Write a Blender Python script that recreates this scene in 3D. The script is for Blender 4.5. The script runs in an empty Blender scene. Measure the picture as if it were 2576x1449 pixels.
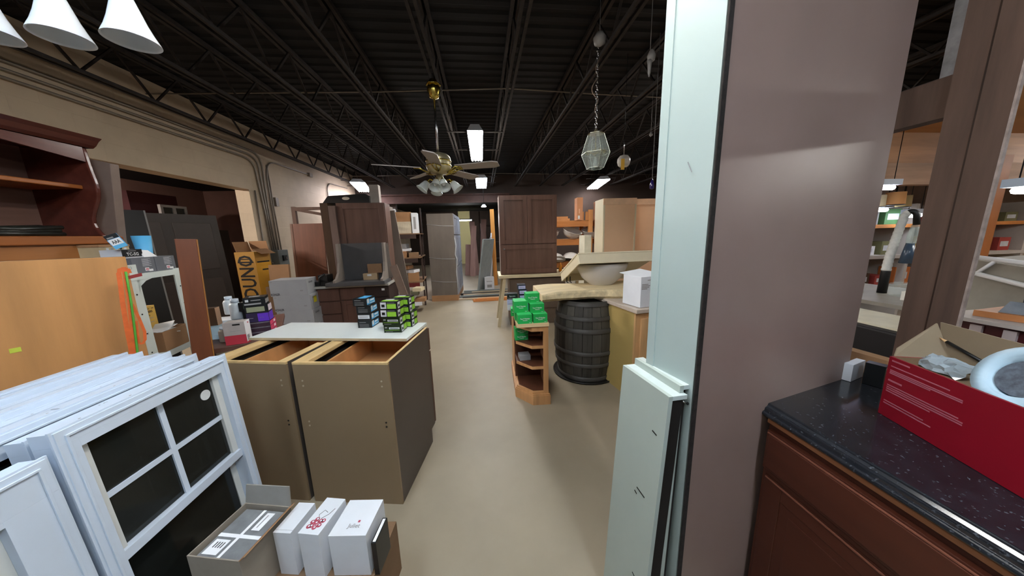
import bpy, math, random
from mathutils import Matrix, Vector, Euler
random.seed(7)
S = bpy.context.scene
COL = S.collection
# ---------------------------------------------------------------- camera
cam_d = bpy.data.cameras.new('camera'); cam = bpy.data.objects.new('camera', cam_d); COL.objects.link(cam)
cam_d.sensor_fit = 'HORIZONTAL'; cam_d.sensor_width = 36.0; cam_d.lens = 36.0*735.0/2576.0
cam_d.clip_start = 0.02; cam_d.clip_end = 100
R_ = math.radians
cam.matrix_world = Matrix.Translation((0, 0, 1.52)) @ (Matrix.Rotation(R_(-5.5), 4, 'Z') @ Matrix.Rotation(R_(90-10.3), 4, 'X') @ Matrix.Rotation(R_(-1.6), 4, 'Z'))
S.camera = cam
# ---------------------------------------------------------------- world, exposure
w = bpy.data.worlds.new('world'); S.world = w; w.use_nodes = True
w.node_tree.nodes['Background'].inputs[0].default_value = (0.55, 0.62, 0.75, 1)
w.node_tree.nodes['Background'].inputs[1].default_value = 0.02
S.view_settings.view_transform = 'Standard'; S.view_settings.look = 'None'
S.view_settings.gamma = 1.0; S.view_settings.use_curve_mapping = False
S.view_settings.exposure = 1.3
COOL = (0.76, 0.88, 1.0); NEUT = (1.0, 0.96, 0.90); WARM = (1.0, 0.86, 0.72)
# strength of every ceiling fixture: (x, y, z, width, length, along, colour, strength)
LIGHTS = dict(first=(-0.03, 5.2, 0.22, 1.55, NEUT, 30), second=(0.05, 8.55, 0.30, 1.45, COOL, 16),
              left=(-3.3, 8.95, 0.36, 1.5, (0.92, 0.88, 1.0), 17), right=(3.55, 8.95, 0.36, 1.6, (1.0, 0.93, 0.97), 14),
              near=(-1.25, 0.1, 0.30, 1.5, COOL, 14), overhead=(-0.02, 0.9, 0.30, 1.4, NEUT, 17), near2=(0.75, -1.1, 0.30, 1.5, COOL, 22), rear=(3.55, 4.5, 0.3, 1.5, NEUT, 18))  # this row: unseen fixtures added to raise the brightness
# ---------------------------------------------------------------- helpers
def lin(c):
    return c/12.92 if c <= 0.04045 else ((c+0.055)/1.055)**2.4
def hx(h):
    h = h.lstrip('#'); return tuple(lin(int(h[i:i+2], 16)/255.0) for i in (0, 2, 4))
MC = {}
def M(name, col='#808080', rough=0.6, metal=0.0, kind='noise', var=0.12, scale=8.0, bump=0.0, stretch=(1, 1, 1), spec=0.4, emit=None, coat=0.0, col2=None):
    if name in MC: return MC[name]
    m = bpy.data.materials.new(name); m.use_nodes = True; nt = m.node_tree; N = nt.nodes; L = nt.links
    b = N['Principled BSDF']; c = hx(col) if isinstance(col, str) else col
    b.inputs['Roughness'].default_value = rough; b.inputs['Metallic'].default_value = metal
    b.inputs['Specular IOR Level'].default_value = spec; b.inputs['Coat Weight'].default_value = coat
    if emit:
        b.inputs['Base Color'].default_value = (0.8, 0.8, 0.8, 1)
        b.inputs['Emission Color'].default_value = (*emit[0], 1); b.inputs['Emission Strength'].default_value = emit[1]
        MC[name] = m; return m
    tc = N.new('ShaderNodeTexCoord'); mp = N.new('ShaderNodeMapping'); mp.inputs['Scale'].default_value = stretch
    L.new(tc.outputs['Object'], mp.inputs['Vector'])
    ns = N.new('ShaderNodeTexNoise'); ns.inputs['Scale'].default_value = scale; ns.inputs['Detail'].default_value = 6
    ns.inputs['Roughness'].default_value = 0.6
    L.new(mp.outputs[0], ns.inputs['Vector'])
    rp = N.new('ShaderNodeValToRGB'); e = rp.color_ramp.elements
    lo = tuple(max(0, x*(1-var)) for x in c); hi = tuple(min(1, x*(1+var)) for x in c)
    if col2: hi = hx(col2); lo = c
    e[0].position = 0.3; e[0].color = (*lo, 1); e[1].position = 0.7; e[1].color = (*hi, 1)
    L.new(ns.outputs['Fac'], rp.inputs[0]); src = rp.outputs[0]
    if kind == 'speck':
        n2 = N.new('ShaderNodeTexNoise'); n2.inputs['Scale'].default_value = 110; n2.inputs['Detail'].default_value = 2
        L.new(tc.outputs['Object'], n2.inputs['Vector'])
        r2 = N.new('ShaderNodeValToRGB'); r2.color_ramp.elements[0].position = 0.63; r2.color_ramp.elements[1].position = 0.74
        r2.color_ramp.elements[1].color = (0.5, 0.5, 0.5, 1)
        L.new(n2.outputs['Fac'], r2.inputs[0])
        mx = N.new('ShaderNodeMix'); mx.data_type = 'RGBA'; mx.inputs[7].default_value = (0.12, 0.13, 0.15, 1)
        L.new(r2.outputs[0], mx.inputs[0]); L.new(src, mx.inputs[6]); src = mx.outputs[2]
    L.new(src, b.inputs['Base Color'])
    if bump:
        bp = N.new('ShaderNodeBump'); bp.inputs['Strength'].default_value = bump; bp.inputs['Distance'].default_value = 0.01
        L.new(ns.outputs['Fac'], bp.inputs['Height']); L.new(bp.outputs[0], b.inputs['Normal'])
    MC[name] = m; return m
def wood(name, col, rough=0.5, axis=2, var=0.22, scale=14, **k):
    st = [1, 1, 1]; st[axis] = 0.09
    return M(name, col, rough=rough, var=var, scale=scale, stretch=tuple(st), bump=0.05, **k)
def glassmat(name, tint, alpha, rough=0.08):
    m = bpy.data.materials.new(name); m.use_nodes = True; N = m.node_tree.nodes; L = m.node_tree.links
    b = N['Principled BSDF']; b.inputs['Base Color'].default_value = (*tint, 1); b.inputs['Roughness'].default_value = rough
    tr = N.new('ShaderNodeBsdfTransparent'); tr.inputs[0].default_value = (0.92, 0.95, 0.94, 1)
    mx = N.new('ShaderNodeMixShader'); mx.inputs[0].default_value = alpha
    ns = N.new('ShaderNodeTexNoise'); ns.inputs['Scale'].default_value = 3.0
    rp = N.new('ShaderNodeMapRange'); rp.inputs[3].default_value = alpha*0.85; rp.inputs[4].default_value = min(1, alpha*1.15)
    L.new(ns.outputs['Fac'], rp.inputs[0]); L.new(rp.outputs[0], mx.inputs[0])
    L.new(tr.outputs[0], mx.inputs[1]); L.new(b.outputs[0], mx.inputs[2]); L.new(mx.outputs[0], N['Material Output'].inputs['Surface'])
    MC[name] = m; return m
TXT = {}
def text_mesh(s, bold=False):
    k = (s, bold)
    if k in TXT: return TXT[k]
    cu = bpy.data.curves.new('lettering', 'FONT'); cu.body = s; cu.size = 1.0; cu.resolution_u = 2; cu.offset = 0.02 if bold else 0.0
    o = bpy.data.objects.new('lettering', cu); me = bpy.data.meshes.new_from_object(o)
    vs = [tuple(v.co) for v in me.vertices]; fs = [tuple(p.vertices) for p in me.polygons]
    x0 = min((v[0] for v in vs), default=0); x1 = max((v[0] for v in vs), default=1)
    y0 = min((v[1] for v in vs), default=0); y1 = max((v[1] for v in vs), default=1)
    bpy.data.objects.remove(o); bpy.data.curves.remove(cu); bpy.data.meshes.remove(me)
    TXT[k] = (vs, fs, x0, x1, y0, y1); return TXT[k]
class MB:
    def __init__(s): s.v = []; s.f = []; s.m = []; s.mats = []; s.sm = []
    def mi(s, mat):
        if mat not in s.mats: s.mats.append(mat)
        return s.mats.index(mat)
    def add(s, vs, fs, mat, smooth=False):
        b = len(s.v); i = s.mi(mat); s.v += [tuple(v) for v in vs]
        for f in fs: s.f.append(tuple(b+k for k in f)); s.m.append(i); s.sm.append(smooth)
        return s
    def hexa(s, p, mat):   # p: four bottom corners ccw, four top corners ccw
        return s.add(p, [(3, 2, 1, 0), (4, 5, 6, 7), (0, 1, 5, 4), (1, 2, 6, 5), (2, 3, 7, 6), (3, 0, 4, 7)], mat)
    def box(s, x0, x1, y0, y1, z0, z1, mat):
        return s.hexa([(x0, y0, z0), (x1, y0, z0), (x1, y1, z0), (x0, y1, z0), (x0, y0, z1), (x1, y0, z1), (x1, y1, z1), (x0, y1, z1)], mat)
    def rbox(s, c, d, rot, mat):   # centre, full dims, euler degrees
        Rm = Euler([R_(a) for a in rot]).to_matrix(); c = Vector(c); h = [q/2 for q in d]
        pts = [c + Rm @ Vector((sx*h[0], sy*h[1], sz*h[2])) for sz in (-1, 1) for sx, sy in ((-1, -1), (1, -1), (1, 1), (-1, 1))]
        return s.hexa(pts, mat)
    def prism(s, poly, a0, a1, mat, axis='z'):   # poly ccw in the plane, extruded along axis
        n = len(poly)
        def q(p, a): return {'z': (p[0], p[1], a), 'y': (p[0], a, p[1]), 'x': (a, p[0], p[1])}[axis]
        vs = [q(p, a0) for p in poly]+[q(p, a1) for p in poly]
        fs = [tuple(range(n-1, -1, -1)), tuple(range(n, 2*n))]+[(i, (i+1) % n, n+(i+1) % n, n+i) for i in range(n)]
        return s.add(vs, fs, mat)
    def lathe(s, prof, mat, c=(0, 0, 0), n=24, rot=None, smooth=True, sq=1.0):
        Rm = Euler([R_(a) for a in rot]).to_matrix() if rot else Matrix.Identity(3); c = Vector(c)
        vs = []
        for r, z in prof:
            for k in range(n):
                a = 2*math.pi*k/n; vs.append(c + Rm @ Vector((r*math.cos(a), r*math.sin(a)*sq, z)))
        fs = []
        for i in range(len(prof)-1):
            for k in range(n):
                k2 = (k+1) % n; fs.append((i*n+k, i*n+k2, (i+1)*n+k2, (i+1)*n+k))
        s.add(vs, fs, mat, smooth)
        b = len(s.v)-len(vs); i = s.mi(mat)
        for row in (0, len(prof)-1):
            if prof[row][0] > 1e-4:
                ring = [b+row*n+k for k in range(n)]
                if row == 0: ring = ring[::-1]
                s.f.append(tuple(ring)); s.m.append(i); s.sm.append(False)
        return s
    def shell(s, prof, mat, c=(0, 0, 0), n=28, rot=None, t=0.004):   # open thin-walled lathe with real thickness
        inner = [(max(r-t, 1e-5), z) for r, z in prof][::-1]
        full = prof+inner+[prof[0]]
        Rm = Euler([R_(a) for a in rot]).to_matrix() if rot else Matrix.Identity(3); c = Vector(c); vs = []
        for r, z in full:
            for k in range(n):
                a = 2*math.pi*k/n; vs.append(c + Rm @ Vector((r*math.cos(a), r*math.sin(a), z)))
        fs = [(i*n+k, i*n+(k+1) % n, (i+1)*n+(k+1) % n, (i+1)*n+k) for i in range(len(full)-1) for k in range(n)]
        return s.add(vs, fs, mat, True)
    def tube(s, path, r, mat, n=8, smooth=True, closed=False):
        P = [Vector(p) for p in path]; k = len(P); rings = []
        rr = r if isinstance(r, (list, tuple)) else [r]*k
        up = None
        for i in range(k):
            d = (P[(i+1) % k]-P[i-1]) if closed else (P[min(i+1, k-1)]-P[max(i-1, 0)])
            d.normalize()
            if up is None: up = Vector((0, 0, 1)) if abs(d.z) < 0.9 else Vector((1, 0, 0))
            a = d.cross(up); 
            if a.length < 1e-4: a = d.cross(Vector((0, 1, 0)))
            a.normalize(); b = a.cross(d); up = b
            rings.append([P[i]+(a*math.cos(2*math.pi*j/n)+b*math.sin(2*math.pi*j/n))*rr[i] for j in range(n)])
        vs = [v for rg in rings for v in rg]; fs = []
        for i in range(k if closed else k-1):
            i2 = (i+1) % k
            for j in range(n): fs.append((i*n+j, i2*n+j, i2*n+(j+1) % n, i*n+(j+1) % n))
        if not closed: fs += [tuple(range(n)), tuple(range(k*n-1, (k-1)*n-1, -1))]
        return s.add(vs, fs, mat, smooth)
    def bar(s, p, q, w, h, mat):   # rectangular bar from p to q
        p = Vector(p); q = Vector(q); d = (q-p).normalized(); u = Vector((0, 0, 1)) if abs(d.z) < 0.95 else Vector((0, 1, 0))
        a = d.cross(u).normalized()*w/2; b = a.cross(d).normalized()*h/2
        return s.hexa([p-a-b, p+a-b, p+a+b, p-a+b, q-a-b, q+a-b, q+a+b, q-a+b], mat)
    def ribbon(s, path, wdir, w, t, mat):
        wd = Vector(wdir).normalized()*w/2; P = [Vector(p) for p in path]; vs = []
        for i, p in enumerate(P):
            d = (P[min(i+1, len(P)-1)]-P[max(i-1, 0)]).normalized(); nn = d.cross(wd).normalized()*t/2
            vs += [p-wd-nn, p+wd-nn, p+wd+nn, p-wd+nn]
        fs = [(3, 2, 1, 0), tuple(4*(len(P)-1)+k for k in range(4))]
        for i in range(len(P)-1):
            for j in range(4): fs.append((4*i+j, 4*i+(j+1) % 4, 4*i+4+(j+1) % 4, 4*i+4+j))
        return s.add(vs, fs, mat)
    def quad(s, o, U, V, mat, lift=0.0008):
        o = Vector(o); U = Vector(U); V = Vector(V); n = U.cross(V).normalized()*lift
        return s.add([o+n, o+U+n, o+U+V+n, o+V+n], [(0, 1, 2, 3)], mat)
    def text(s, t, o, U, V, h, mat, align='c', lift=0.0012, width=None, bold=False):
        vs, fs, x0, x1, y0, y1 = text_mesh(t, bold)
        U = Vector(U).normalized(); V = Vector(V).normalized(); n = U.cross(V)*lift; o = Vector(o)
        k = h/max(0.72, 1e-3); kx = k if width is None else width/max(x1-x0, 1e-4)
        off = {'c': (x0+x1)/2, 'l': x0, 'r': x1}[align]
        return s.add([o+n+U*(v[0]-off)*kx+V*(v[1])*k for v in vs], fs, mat)
    def build(s, name, parent=None, bevel=0.0, loc=None):
        me = bpy.data.meshes.new(name); me.from_pydata(s.v, [], s.f)
        for m in s.mats: me.materials.append(m)
        for p, i, sm in zip(me.polygons, s.m, s.sm): p.material_index = i; p.use_smooth = sm
        me.update(); o = bpy.data.objects.new(name, me); COL.objects.link(o)
        if parent: o.parent = parent
        if loc: o.location = loc
        if bevel:
            md = o.modifiers.new('bevel', 'BEVEL'); md.width = bevel; md.segments = 2; md.limit_method = 'ANGLE'; md.angle_limit = R_(50)
        return o
def tag(o, label, cat, group=None):
    o['label'] = label; o['category'] = cat; o['kind'] = 'thing'
    if group: o['group'] = group
    return o
def thing(name, label, cat, loc=(0, 0, 0), rz=0, group=None, rx=0, ry=0):
    o = bpy.data.objects.new(name, None); COL.objects.link(o); o.empty_display_size = 0.1
    o.location = loc; o.rotation_euler = (R_(rx), R_(ry), R_(rz))
    return tag(o, label, cat, group)
def pose(o, loc, rz=0, rx=0, ry=0):
    o.location = loc; o.rotation_euler = (R_(rx), R_(ry), R_(rz)); return o
def struct(name, mb, parent=None, bevel=0):
    o = mb.build(name, parent, bevel)
    o['kind'] = 'structure'; return o
def dup(root, loc, rz=None, label=None, group=None, rx=None):
    r = root.copy(); COL.objects.link(r); r.location = loc
    e = list(root.rotation_euler)
    if rz is not None: e[2] = R_(rz)
    if rx is not None: e[0] = R_(rx)
    r.rotation_euler = e
    if label: r['label'] = label
    if group: r['group'] = group
    for ch in [c for c in COL.objects if c.parent == root]:
        c = ch.copy(); COL.objects.link(c); c.parent = r
        for g in [k for k in COL.objects if k.parent == ch]:
            d = g.copy(); COL.objects.link(d); d.parent = c
    return r
def face(w, d, h, k):
    return {'f': ((-w/2, -d/2, 0), (w, 0, 0), (0, 0, h)), 'r': ((w/2, -d/2, 0), (0, d, 0), (0, 0, h)), 'l': ((-w/2, d/2, 0), (0, -d, 0), (0, 0, h)),
            'b': ((w/2, d/2, 0), (-w, 0, 0), (0, 0, h)), 't': ((-w/2, -d/2, h), (w, 0, 0), (0, d, 0))}[k]
def decals(mb, w, d, h, decs):
    for q in decs:
        if q[0] == 'T':      # ('T', face, u, v, height, string, mat[, width])
            o, U, V = [Vector(a) for a in face(w, d, h, q[1])]
            mb.text(q[5], o+U*q[2]+V*q[3], U, V, q[4], q[6], width=(q[7] if len(q) > 7 else None), bold=True, lift=0.0016)
        elif q[0] == 'V':    # text running up the face
            o, U, V = [Vector(a) for a in face(w, d, h, q[1])]
            mb.text(q[5], o+U*q[2]+V*q[3], V, -U, q[4], q[6], width=(q[7] if len(q) > 7 else None), bold=True, lift=0.0016)
        else:                # (face, u0, u1, v0, v1, mat)
            o, U, V = [Vector(a) for a in face(w, d, h, q[0])]
            mb.quad(o+U*q[1]+V*q[3], U*(q[2]-q[1]), V*(q[4]-q[3]), q[5], lift=(q[6] if len(q) > 6 else 0.0008))
def carton(name, label, cat, loc, dims, rz, mat, decs=(), group=None, rx=0, ry=0, bevel=0.002, top=None):
    w, d, h = dims; mb = MB().box(-w/2, w/2, -d/2, d/2, 0, h, mat)
    if top: mb.m[1] = mb.mi(top)
    decals(mb, w, d, h, decs)
    o = mb.build(name, bevel=0)
    pose(o, loc, rz, rx, ry); return tag(o, label, cat, group)
def lines(f, u0, u1, vs, mat, t=0.03):   # rows of small print as thin bars
    out = []
    for i, v in enumerate(vs): out.append((f, u0, u1-(0.0 if i % 2 == 0 else (u1-u0)*0.25), v, v+t, mat, 0.0014))
    return out
def shaker(parent, name, x0, x1, z0, z1, y, mat, st=0.06, t=0.02, rec=0.008, matp=None):   # door facing -y at plane y
    mb = MB(); yb = y+t
    mb.box(x0, x0+st, y, yb, z0, z1, mat); mb.box(x1-st, x1, y, yb, z0, z1, mat)
    mb.box(x0+st, x1-st, y, yb, z0, z0+st, mat); mb.box(x0+st, x1-st, y, yb, z1-st, z1, mat)
    mb.box(x0+st, x1-st, y+rec, yb-0.002, z0+st, z1-st, matp or mat)
    return mb.build(name, parent, bevel=0.0015)
# ---------------------------------------------------------------- materials
white = M('white vinyl', '#C3CFDD', 0.35, var=0.04, scale=3)
ink = M('black print', '#151515', 0.6, var=0.02); wht = M('white print', '#E8E8E8', 0.6, var=0.02)
gry = M('grey print', '#8E8E8E', 0.6, var=0.03)
card = M('brown cardboard', '#9A7350', 0.85, var=0.08, scale=5)
cardd = M('dull cardboard', '#7E6248', 0.85, var=0.1, scale=5)
cartwh = M('white carton board', '#D5D8DC', 0.6, var=0.04)
steel = M('dark joist steel', '#2B2522', 0.7, 0.1, var=0.4, scale=20)
galv = M('grey conduit', '#857C70', 0.5, 0.4, var=0.15)
brass = M('polished brass', '#C8B45A', 0.2, 1.0, var=0.08)
chrome = M('bright steel', '#C8CACC', 0.2, 1.0, var=0.05)
black = M('black plastic', '#121212', 0.45, var=0.1)
espresso = wood('espresso stained wood', '#5A3E31', 0.42)
darkbr = wood('dark walnut wood', '#45301F', 0.45)
midbr = wood('reddish brown wood', '#4B2B1D', 0.5)
maple = wood('light maple wood', '#D6AC7A', 0.45)
mapleY = wood('light maple rail', '#D2B27E', 0.5, axis=1)
rawtan = M('tan raw panel', '#81705A', 0.6, var=0.06, scale=3)
plyw = wood('orange plywood', '#C08A55', 0.5, var=0.16, scale=9)
pine = wood('orange pine lumber', '#B9773F', 0.6, axis=0)
pinez = wood('orange pine stud', '#BD8148', 0.6, axis=2)
studm = wood('rough brown stud', '#5A4438', 0.8, var=0.3, scale=18)
cream = M('cream painted wood', '#DBCDAA', 0.45, var=0.06, scale=4)
graylam = M('grey laminate', '#74685E', 0.55, var=0.12, scale=5, stretch=(3, 3, 0.4))
taupe = M('taupe panel', '#7E6E60', 0.6, var=0.08)
ceramic = M('white ceramic', '#C9C6C2', 0.2, var=0.03)
gdark = glassmat('dark window glass', (0.012, 0.014, 0.013), 0.86, 0.12)
gclear = glassmat('clear glass', (0.75, 0.8, 0.78), 0.16, 0.06)
gfrost = M('frosted white glass', '#D9DDE0', 0.25, var=0.02)
# the frosted shades let light through
_b = gfrost.node_tree.nodes['Principled BSDF']; _b.inputs['Transmission Weight'].default_value = 0.25
# ================================================================ SETTING
conc = M('polished concrete', '#948874', 0.45, var=0.13, scale=1.1, spec=0.3)
struct('floor', MB().box(-8.2, 9.2, -3, 17, -0.1, 0, conc))
def deckmb():
    mb = MB(); dk = M('black roof deck', '#0A0A0C', 0.8, var=0.3, scale=3)
    y = -3.0
    while y < 10.1:      # corrugations run across the joists
        mb.prism([(y, 3.46), (y+0.05, 3.46), (y+0.075, 3.475), (y+0.125, 3.475), (y+0.15, 3.46), (y+0.15, 3.56), (y, 3.56)], -4.1, 9.2, dk, 'x')
        y += 0.15
    return mb
struct('ceiling', deckmb())
def blockmat():
    m = M('cream painted block', '#B9A78E', 0.7, var=0.10, scale=2.2)
    nt = m.node_tree; N = nt.nodes; L = nt.links; b = N['Principled BSDF']
    tc = N.new('ShaderNodeTexCoord'); sp = N.new('ShaderNodeSeparateXYZ'); cb = N.new('ShaderNodeCombineXYZ')
    L.new(tc.outputs['Object'], sp.inputs[0]); ad = N.new('ShaderNodeMath'); ad.operation = 'ADD'
    L.new(sp.outputs[0], ad.inputs[0]); L.new(sp.outputs[1], ad.inputs[1]); L.new(ad.outputs[0], cb.inputs[0]); L.new(sp.outputs[2], cb.inputs[1])
    br = N.new('ShaderNodeTexBrick'); br.inputs['Scale'].default_value = 1.0; br.inputs['Brick Width'].default_value = 0.4; br.inputs['Row Height'].default_value = 0.2
    br.inputs['Mortar Size'].default_value = 0.006; br.inputs['Mortar Smooth'].default_value = 0.5
    br.inputs['Color1'].default_value = (1, 1, 1, 1); br.inputs['Color2'].default_value = (1, 1, 1, 1); br.inputs['Mortar'].default_value = (0, 0, 0, 1)
    L.new(cb.outputs[0], br.inputs['Vector'])
    bp = N.new('ShaderNodeBump'); bp.inputs['Strength'].default_value = 0.35; bp.inputs['Distance'].default_value = 0.006
    L.new(br.outputs['Color'], bp.inputs['Height']); L.new(bp.outputs[0], b.inputs['Normal'])
    return m
block = blockmat()
wl = MB()
wl.box(-4.12, -3.9, -3, 0.6, 0, 3.46, block); wl.box(-4.12, -3.9, 0.6, 5.6, 2.4, 3.46, block)
wl.box(-4.12, -3.9, 5.6, 16.8, 0, 3.46, block)
struct('wall_left', wl)
brw = M('reddish brown painted wall', '#7A5A50', 0.8, var=0.12, scale=2)
struct('wall_alcove', MB().box(-6.8, -6.6, -1, 8.2, 0, 2.75, brw).box(-8.0, -4.12, 8.0, 8.2, 0, 2.75, brw).box(-8.0, -4.12, -1.2, -1.0, 0, 2.75, brw))
struct('ceiling_alcove', MB().box(-8.2, -4.12, -1.2, 8.2, 2.75, 2.85, M('black alcove ceiling', '#15120F', 0.9)))
bkm = M('dark brown back wall', '#382C24', 0.8, var=0.2, scale=2)
wb = MB().box(-3.9, -2.7, 10.0, 10.15, 0, 3.46, bkm).box(-2.7, 0.95, 10.0, 10.15, 2.86, 3.46, bkm).box(0.95, 9.2, 10.0, 10.15, 0, 3.46, bkm)
struct('wall_back', wb)
struct('wall_corridor', MB().box(-3.9, -1.25, 16.6, 16.8, 0, 2.86, bkm).box(-1.25, -0.62, 16.6, 16.8, 0, 2.86, M('pale yellow wall', '#E2D79E', 0.7, var=0.02)).box(-0.62, 3.0, 16.6, 16.8, 0, 2.86, bkm).box(3.0, 3.2, 10.15, 16.8, 0, 2.86, bkm))
struct('ceiling_corridor', MB().box(-3.9, 3.2, 10.15, 16.8, 2.86, 2.95, M('black corridor ceiling', '#1A1A1A', 0.8)))
struct('wall_right', MB().box(9.2, 9.35, -3, 10.15, 0, 3.5, M('beige far wall', '#8E7F6D', 0.8)))
struct('wall_behind', MB().box(-4.1, 9.2, -3.1, -3.0, 0, 3.46, M('grey rear wall', '#77706A', 0.8)))
struct('wall_divider', MB().box(2.4, 9.2, 3.4, 3.5, 0, 2.38, M('beige divider wall', '#A08F80', 0.8)))
plyc = wood('plywood ceiling sheet', '#C08A52', 0.6, axis=0, var=0.12, scale=5)
struct('ceiling_workshop', MB().box(3.15, 9.2, -3, 3.5, 2.38, 2.44, plyc))
# beams
bm = M('rusty brown steel beam', '#43291F', 0.7, var=0.25, scale=6)
tag(MB().box(-3.9, 0.95, 9.82, 9.98, 2.58, 2.62, bm).box(-3.9, 0.95, 9.82, 9.98, 2.82, 2.86, bm).box(-3.9, 0.95, 9.88, 9.92, 2.62, 2.82, bm).build('steel_beam'),
    'rusty brown steel beam spanning above the far passage', 'beam')
tag(MB().box(3.4, 9.0, 2.6, 2.7, 1.90, 2.10, wood('pale timber beam', '#B08F74', 0.7, axis=0)).build('timber_beam'), 'pale timber beam under the plywood ceiling beyond the stud wall', 'beam')
struct('wall_header', MB().box(3.4, 9.0, 2.62, 2.72, 2.10, 2.38, wood('orange header ply', '#B98A60', 0.6, axis=0)))
# bar joists
def joist(x, label):
    t = thing('bar_joist', label, 'joist', (x, 0, 3.05), 0, 'steel bar joists under the black roof deck')
    y0, y1 = -2.9, 9.8
    mb = MB()
    for s in (-1, 1): mb.box(s*0.028-0.012, s*0.028+0.012, y0, y1, 0, 0.028, steel)
    mb.build('bottom_chord', t)
    mb = MB()
    for s in (-1, 1): mb.box(s*0.028-0.016, s*0.028+0.016, y0, y1, 0.37, 0.408, steel)
    mb.build('top_chord', t)
    mb = MB(); y = y0; k = 0; pitch = 0.31
    while y+pitch < y1:
        a = (0, y, 0.02 if k % 2 == 0 else 0.38); b = (0, y+pitch*(1 if k % 2 == 0 else 1), 0.38 if k % 2 == 0 else 0.02)
        mb.bar(a, b, 0.018, 0.018, steel); y += pitch; k += 1
    mb.build('web', t)
    return t
JX = [-3.52, -2.65, -1.9, -1.19, -0.4, 0.37, 1.15, 1.93, 2.7, 3.5, 4.3, 5.1]
JL = ['steel bar joist running along the cream block wall', 'second steel bar joist from the block wall', 'third steel bar joist from the block wall',
      'fourth steel bar joist from the block wall, left of the fan', 'steel bar joist the ceiling fan hangs from', 'steel bar joist right of the near tube light',
      'steel bar joist above the glass lantern', 'steel bar joist right of the glass lantern', 'steel bar joist behind the white column top',
      'steel bar joist beside the right tube light', 'steel bar joist second from the right end', 'rightmost steel bar joist of the roof']
j0 = joist(JX[0], JL[0])
for x, l in list(zip(JX, JL))[1:]: dup(j0, (x, 0, 3.05), label=l)
for i, (y, z, l) in enumerate([(4.0, 3.27, 'thin bridging rod crossing the joists above the fan'), (8.58, 3.2, 'thin bridging rod crossing the joists near the far lights'), (-0.6, 3.27, 'thin bridging rod crossing the joists nearest the viewer')]):
    tag(MB().tube([(-3.9, y+0.25, z+0.02), (-1.2, y+0.05, z), (0.4, y-0.1, z), (1.5, y, z), (6, y+0.3, z)], 0.008, galv, 6).build('bridging_rod'), l, 'rod', 'bridging rods between joists')
# ---- ceiling light fixtures
def fixture(key, label, z=3.05, ntube=2, ang=0):
    x, y, wd, ln, colr, st = LIGHTS[key]
    t = thing('ceiling_light', label, 'light', (x, y, z-0.09), ang, 'fluorescent ceiling lights')
    em = M('lit tube '+key, emit=(colr, st))
    MB().prism([(-wd/2, 0.0), (wd/2, 0.0), (wd/2*0.55, 0.08), (-wd/2*0.55, 0.08)], -ln/2-0.02, ln/2+0.02, white, 'y').build('housing', t)
    hb = MB().box(-0.42, 0.42, -ln*0.3-0.015, -ln*0.3+0.015, 0.0802, 0.09, steel); hb.build('hanger_bar', t)
    MB().box(-0.42, 0.42, ln*0.3-0.015, ln*0.3+0.015, 0.0802, 0.09, steel).build('hanger_bar', t)
    for k in range(ntube):
        cx = (k-(ntube-1)/2)*wd/ntube
        MB().tube([(cx, -ln/2, -0.014), (cx, ln/2, -0.014)], min(0.02, wd/ntube*0.42), em, 10).build('tube', t)
    return t
fixture('first', 'nearest lit tube light, right of the ceiling fan rod', ntube=4)
fixture('second', 'lit tube light behind the right fan blade', ntube=6)
fixture('left', 'lit tube light high beside the block wall', ntube=6, ang=14)
fixture('right', 'lit tube light high on the right beyond the lantern', ntube=6, ang=-10)
fixture('near', 'added unseen tube light behind the viewer over the window stack', ntube=4)  # out of view, added to brighten the foreground
fixture('overhead', 'added unseen tube light right overhead of the viewer in the aisle', ntube=4)  # out of view, added to light surfaces facing the camera
fixture('rear', 'added unseen tube light over the pantry cabinets behind the white column', ntube=4)  # hidden by the column, added as fill light
fixture('near2', 'added unseen tube light behind the viewer over the aisle', ntube=4)  # out of view, added to lift the right side
def strip(label, x, y, z, ln, along, colr, st, wd=0.1, top=2.38):
    t = thing('strip_light', label, 'light', (x, y, z), 0 if along == 'y' else 90, 'small strip lights seen far off')
    MB().box(-wd/2, wd/2, -ln/2, ln/2, 0, 0.05, white).build('housing', t)
    for s_ in (-1, 1): MB().tube([(0, s_*ln*0.4, 0.05), (0, s_*ln*0.4, top-z)], 0.003, black, 6).build('hanging_cord', t)
    MB().tube([(0, -ln/2+0.02, -0.02), (0, ln/2-0.02, -0.02)], 0.022, M('strip %s' % label[:24], emit=(colr, st)), 8).build('tube', t)
    return t
strip('lit strip light over the far corridor', -0.78, 14.2, 2.27, 0.7, 'x', (1, 1, 1), 90, top=2.86)
strip('lit violet-white strip light beyond the stud wall, highest', 3.79, 2.5, 1.88, 0.20, 'x', (0.75, 0.72, 1), 14)
strip('lit strip light beyond the stud wall, below the lamp shades', 4.37, 2.9, 1.70, 0.22, 'x', (0.8, 0.88, 1), 12)
strip('lit strip light beyond the stud wall, right of the bent tube', 4.83, 2.9, 1.63, 0.20, 'x', (0.85, 0.92, 1), 12)
strip('lit strip light on the workshop ceiling near the orange post', 4.6, 0.4, 2.3, 1.3, 'y', (1, 0.95, 0.88), 34)  # unseen strip added to light the workshop
strip('short lit strip light at the right opening above the orange door', 3.3, 1.52, 1.72, 0.22, 'x', (1, 0.97, 0.92), 25)
strip('lit strip light inside the alcove behind the wall', -5.4, 3.3, 2.6, 1.2, 'y', (1, 0.9, 0.82), 300, top=2.75)  # unseen strip added to brighten the alcove wall
strip('lit strip light on the workshop ceiling at its far side', 7.0, 2.0, 2.3, 1.3, 'y', (1, 0.95, 0.88), 26)  # second unseen workshop strip, added as fill
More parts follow.
